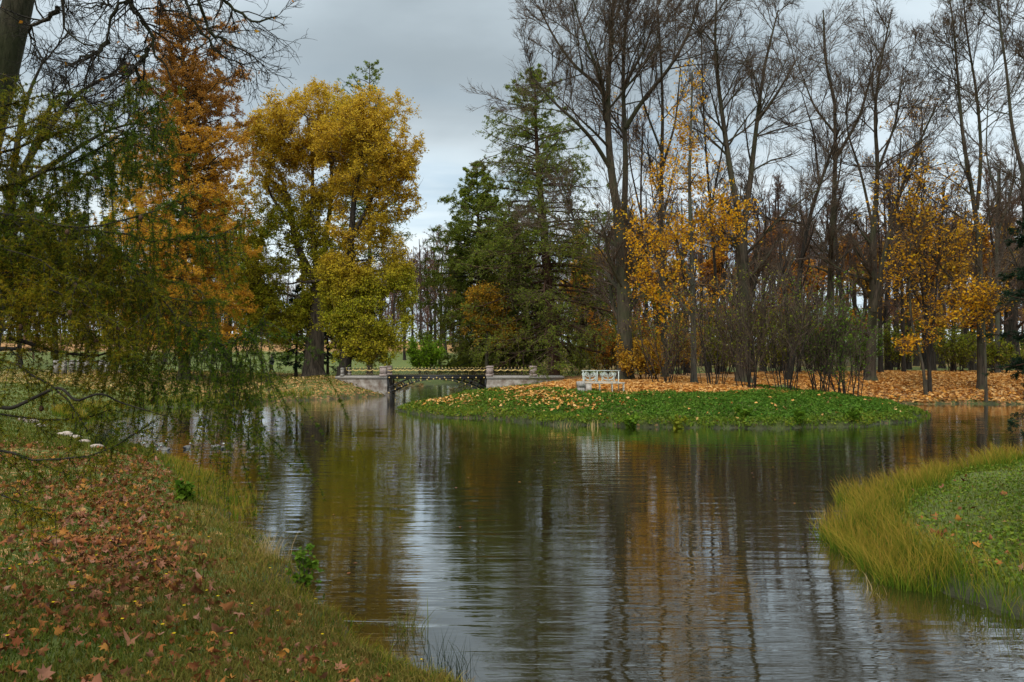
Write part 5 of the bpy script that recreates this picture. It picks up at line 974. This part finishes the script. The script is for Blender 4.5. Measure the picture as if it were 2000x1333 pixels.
gn = smooth_line(S((-160, 760, 4.7), (20, 800, 4.6), (90, 766, 4.6), (106, 758, 4.6), (121, 756, 4.6), (135, 773, 4.6), (146, 785, 4.6), (156, 784, 4.6), (175, 773, 4.6), (198, 768, 4.6), (214, 775, 4.65), (232, 786, 4.7), (270, 797, 4.7), (330, 815, 4.8)), 60)
tubes(tb, gn[None], (.015 - .013 * np.linspace(0, 1, 60) ** 1.2)[None], 7)
gn = smooth_line(S((20, 660, 5.2), (120, 690, 5.2), (168, 694, 5.2), (190, 697, 5.2), (210, 688, 5.2), (226, 686, 5.2), (250, 700, 5.2)), 30); tubes(tb, gn[None], np.linspace(.016, .004, 30)[None], 6)
tb.build('trunk', M['bark_dark'], lr, True); tw.build('twigs', M['twig_dark'], lr); ndl.build('needles', M['near_needle'], lr); 
c0 = MB(); c0.ball((0, 0, 0), .013, 8, 5, (1, 1, 1.4)); c0 = c0.build('cone', M['bark_warm']); 
for k, cc in enumerate(conp[:95]):
    o_ = c0 if k == 0 else c0.copy()
    if k: COL.objects.link(o_)
    o_.parent = lr; o_.location = [float(v) for v in (cc - np.array(lr.location))]
print('larch needles', K)

# leaning tree whose bare branches hang into the top left
RG = np.random.default_rng(67)
a_ = P(-190, 955, 11.5); r_ = empty('overhanging_tree', (a_[0], 11.5, gz(a_[0], 11.5)), 'leaning old tree at the upper left edge with bare twisting branches hanging into the sky', 'tree')
tb = MB(); q = smooth_line([(a_[0], 11.5, r_.location[2] - .3), P(-80, 480, 11.5), P(-8, 190, 11.5), P(15, 95, 11.5), P(38, 0, 11.5), P(62, -110, 11.5), P(70, -300, 11.3)], 18); tubes(tb, q[None], np.linspace(.27, .17, 18)[None], 12); root_flare(tb, (a_[0], 11.5, r_.location[2]), .27)
def pl(*pts, Y=10.5): return [P(x, y, Y) for x, y in pts]
top = [pl((62, -100), (150, -150), (300, -140), (450, -120), (560, -110), (700, -90), Y=11), pl((150, -150), (135, -60), (120, -10), (121, 22), (131, 49), (161, 75), (195, 100)), pl((121, 22), (105, 40), (80, 62), (60, 95)), pl((300, -140), (270, -60), (252, -5), (225, 41), (206, 75), (202, 105), (212, 132)),
       pl((255, -25), (262, 5), (277, 34), (290, 75), (293, 101), (319, 120), (338, 155)), pl((450, -90), (410, -40), (394, 0), (386, 34), (412, 60), (469, 82), (500, 115)), pl((430, -90), (424, 0), (450, 22), (499, 45), (538, 37)), pl((330, -130), (319, 0), (325, 22), (350, 20)), pl((350, -120), (352, -10), (380, 40), (420, 100), (470, 120)), pl((206, 75), (190, 100), (160, 120), (120, 130)),
       pl((294, 100), (275, 130), (280, 170), (290, 190)), pl((250, -10), (235, -20), (205, 10), (170, 20))]
p_ = np.array([smooth_line(np.array(t_) + RG.normal(0, .10, (len(t_), 3)) * [0.3, 1, .3], 16) for t_ in top]); p_[:, 1:-1] += RG.normal(0, .022, (len(top), 14, 3)); br0 = Br(p_, np.array([np.linspace(.10 if k == 0 else .034, .035 if k == 0 else .008, 16) for k in range(len(top))])); tubes(tb, br0.p, br0.r, 6)
tb.build('trunk', M['bark_rough'], r_, True); tw = MB(); b1 = sprout(br0, 13, .15, 1, .8, .20, 6, .22, -.03, .5, .006, lambda t: 1.2 - .5 * t, Labs=.75); b2 = sprout(b1, 6, .1, 1, .75, .45, 4, .2, -.01, .6, .004); b3 = sprout(b2, 3, .2, 1, .7, .5, 3, .2, 0, .7, .003)
add_br(tw, b1, 4); add_br(tw, b2, 3); add_br(tw, b3, 3); tw.build('branches', M['twig_dark'], r_); g = MB(); t_ = tips(b2, 1, .02); leaves(g, t_[RG.random(len(t_)) < .02], .06); g.build('leaves', M['rust_leaf'], r_)
# darker gnarled tree behind the near larch
bare_tree('gnarled_tree', 'gnarled dark bare tree behind the near larch, its curved limbs against the sky', 26, [(.30, .12, [(-40, 860), (-10, 640), (20, 450), (25, 330)]), (.13, .03, [(22, 380), (60, 300), (95, 250), (140, 190), (200, 150), (250, 140)]), (.11, .03, [(25, 340), (40, 240), (60, 170), (90, 110)]), (.10, .03, [(60, 300), (95, 225), (100, 190), (130, 180), (165, 190)]), (.1, .03, [(22, 370), (90, 330), (150, 290), (215, 250), (270, 240)])],
    nb=16, t0=.2, ang=.9, trop=.0, Llimb=2.0, rt=.006, mt='bark_dark', mtw='twig_dark')

# ------------------------------------------------------------------ spruce at the right edge
RG = np.random.default_rng(71)
kx, ky = P(2105, 0, 11)[0], 11.0; kr = empty('near_spruce', (kx, ky, gz(kx, ky)), 'dark green spruce reaching in at the right edge', 'tree')
tb = MB(); q = smooth_line([(kx, ky, kr.location[2] - .3), (kx, ky, 4), (kx, ky, 7.2)], 10); trb = Br(q[None], np.linspace(.17, .05, 10)[None]); tubes(tb, trb.p, trb.r, 10); root_flare(tb, (kx, ky, kr.location[2]), .17)
N = 60; zt = RG.uniform(2.3, 4.9, N); az = RG.uniform(0, 6.28, N); s0 = np.stack([np.full(N, kx), np.full(N, ky), zt], 1); d = np.stack([np.cos(az), np.sin(az), np.full(N, -.12)], 1); b1 = grow(s0, d, np.interp(zt, [2, 3.2, 4.9], [.9, 1.05, .8]) * RG.uniform(.8, 1.1, N), np.full(N, .02), np.full(N, .006), 7, .05, np.array([-.06, -.08, -.05, 0, .06, .08, .08]))
lo = Br(np.array([smooth_line([(kx, ky, 2.15), P(2080, 800, 10.6), P(2020, 815, 10.3), P(1968, 822, 10.1)], 8), smooth_line([(kx, ky, 2.0), P(2080, 835, 10.4), P(2020, 845, 10.2), P(1985, 855, 10.1)], 8), smooth_line([(kx, ky, 3.6), P(2080, 590, 10.6), P(2010, 590, 10.4), P(1952, 572, 10.2)], 8)]), np.array([np.linspace(.02, .004, 8)] * 3))
add_br(tb, b1, 5); add_br(tb, lo, 5); tb.build('trunk', M['bark_warm'], kr, True); tw = MB(); g = MB()
for b_, n_ in ((b1, 16), (lo, 9)):
    b2 = sprout(b_, n_, .2, 1, .8, .28, 4, .06, -.02, .5, .004, lambda t: 1.3 - .9 * t, flat=.3); b3 = sprout(b2, 4, .2, 1, .7, .4, 3, .06, -.02, .6, .003); add_br(tw, b2, 3); add_br(tw, b3, 3); leaves(g, np.concatenate([tips(b2, 16, .012, 0), tips(b3, 10, .012, 0), tips(b_, 24, .012, .3)]), .045, 0, .1, .22)
tw.build('twigs', M['twig_dark'], kr); g.build('needles', M['spruce'], kr)
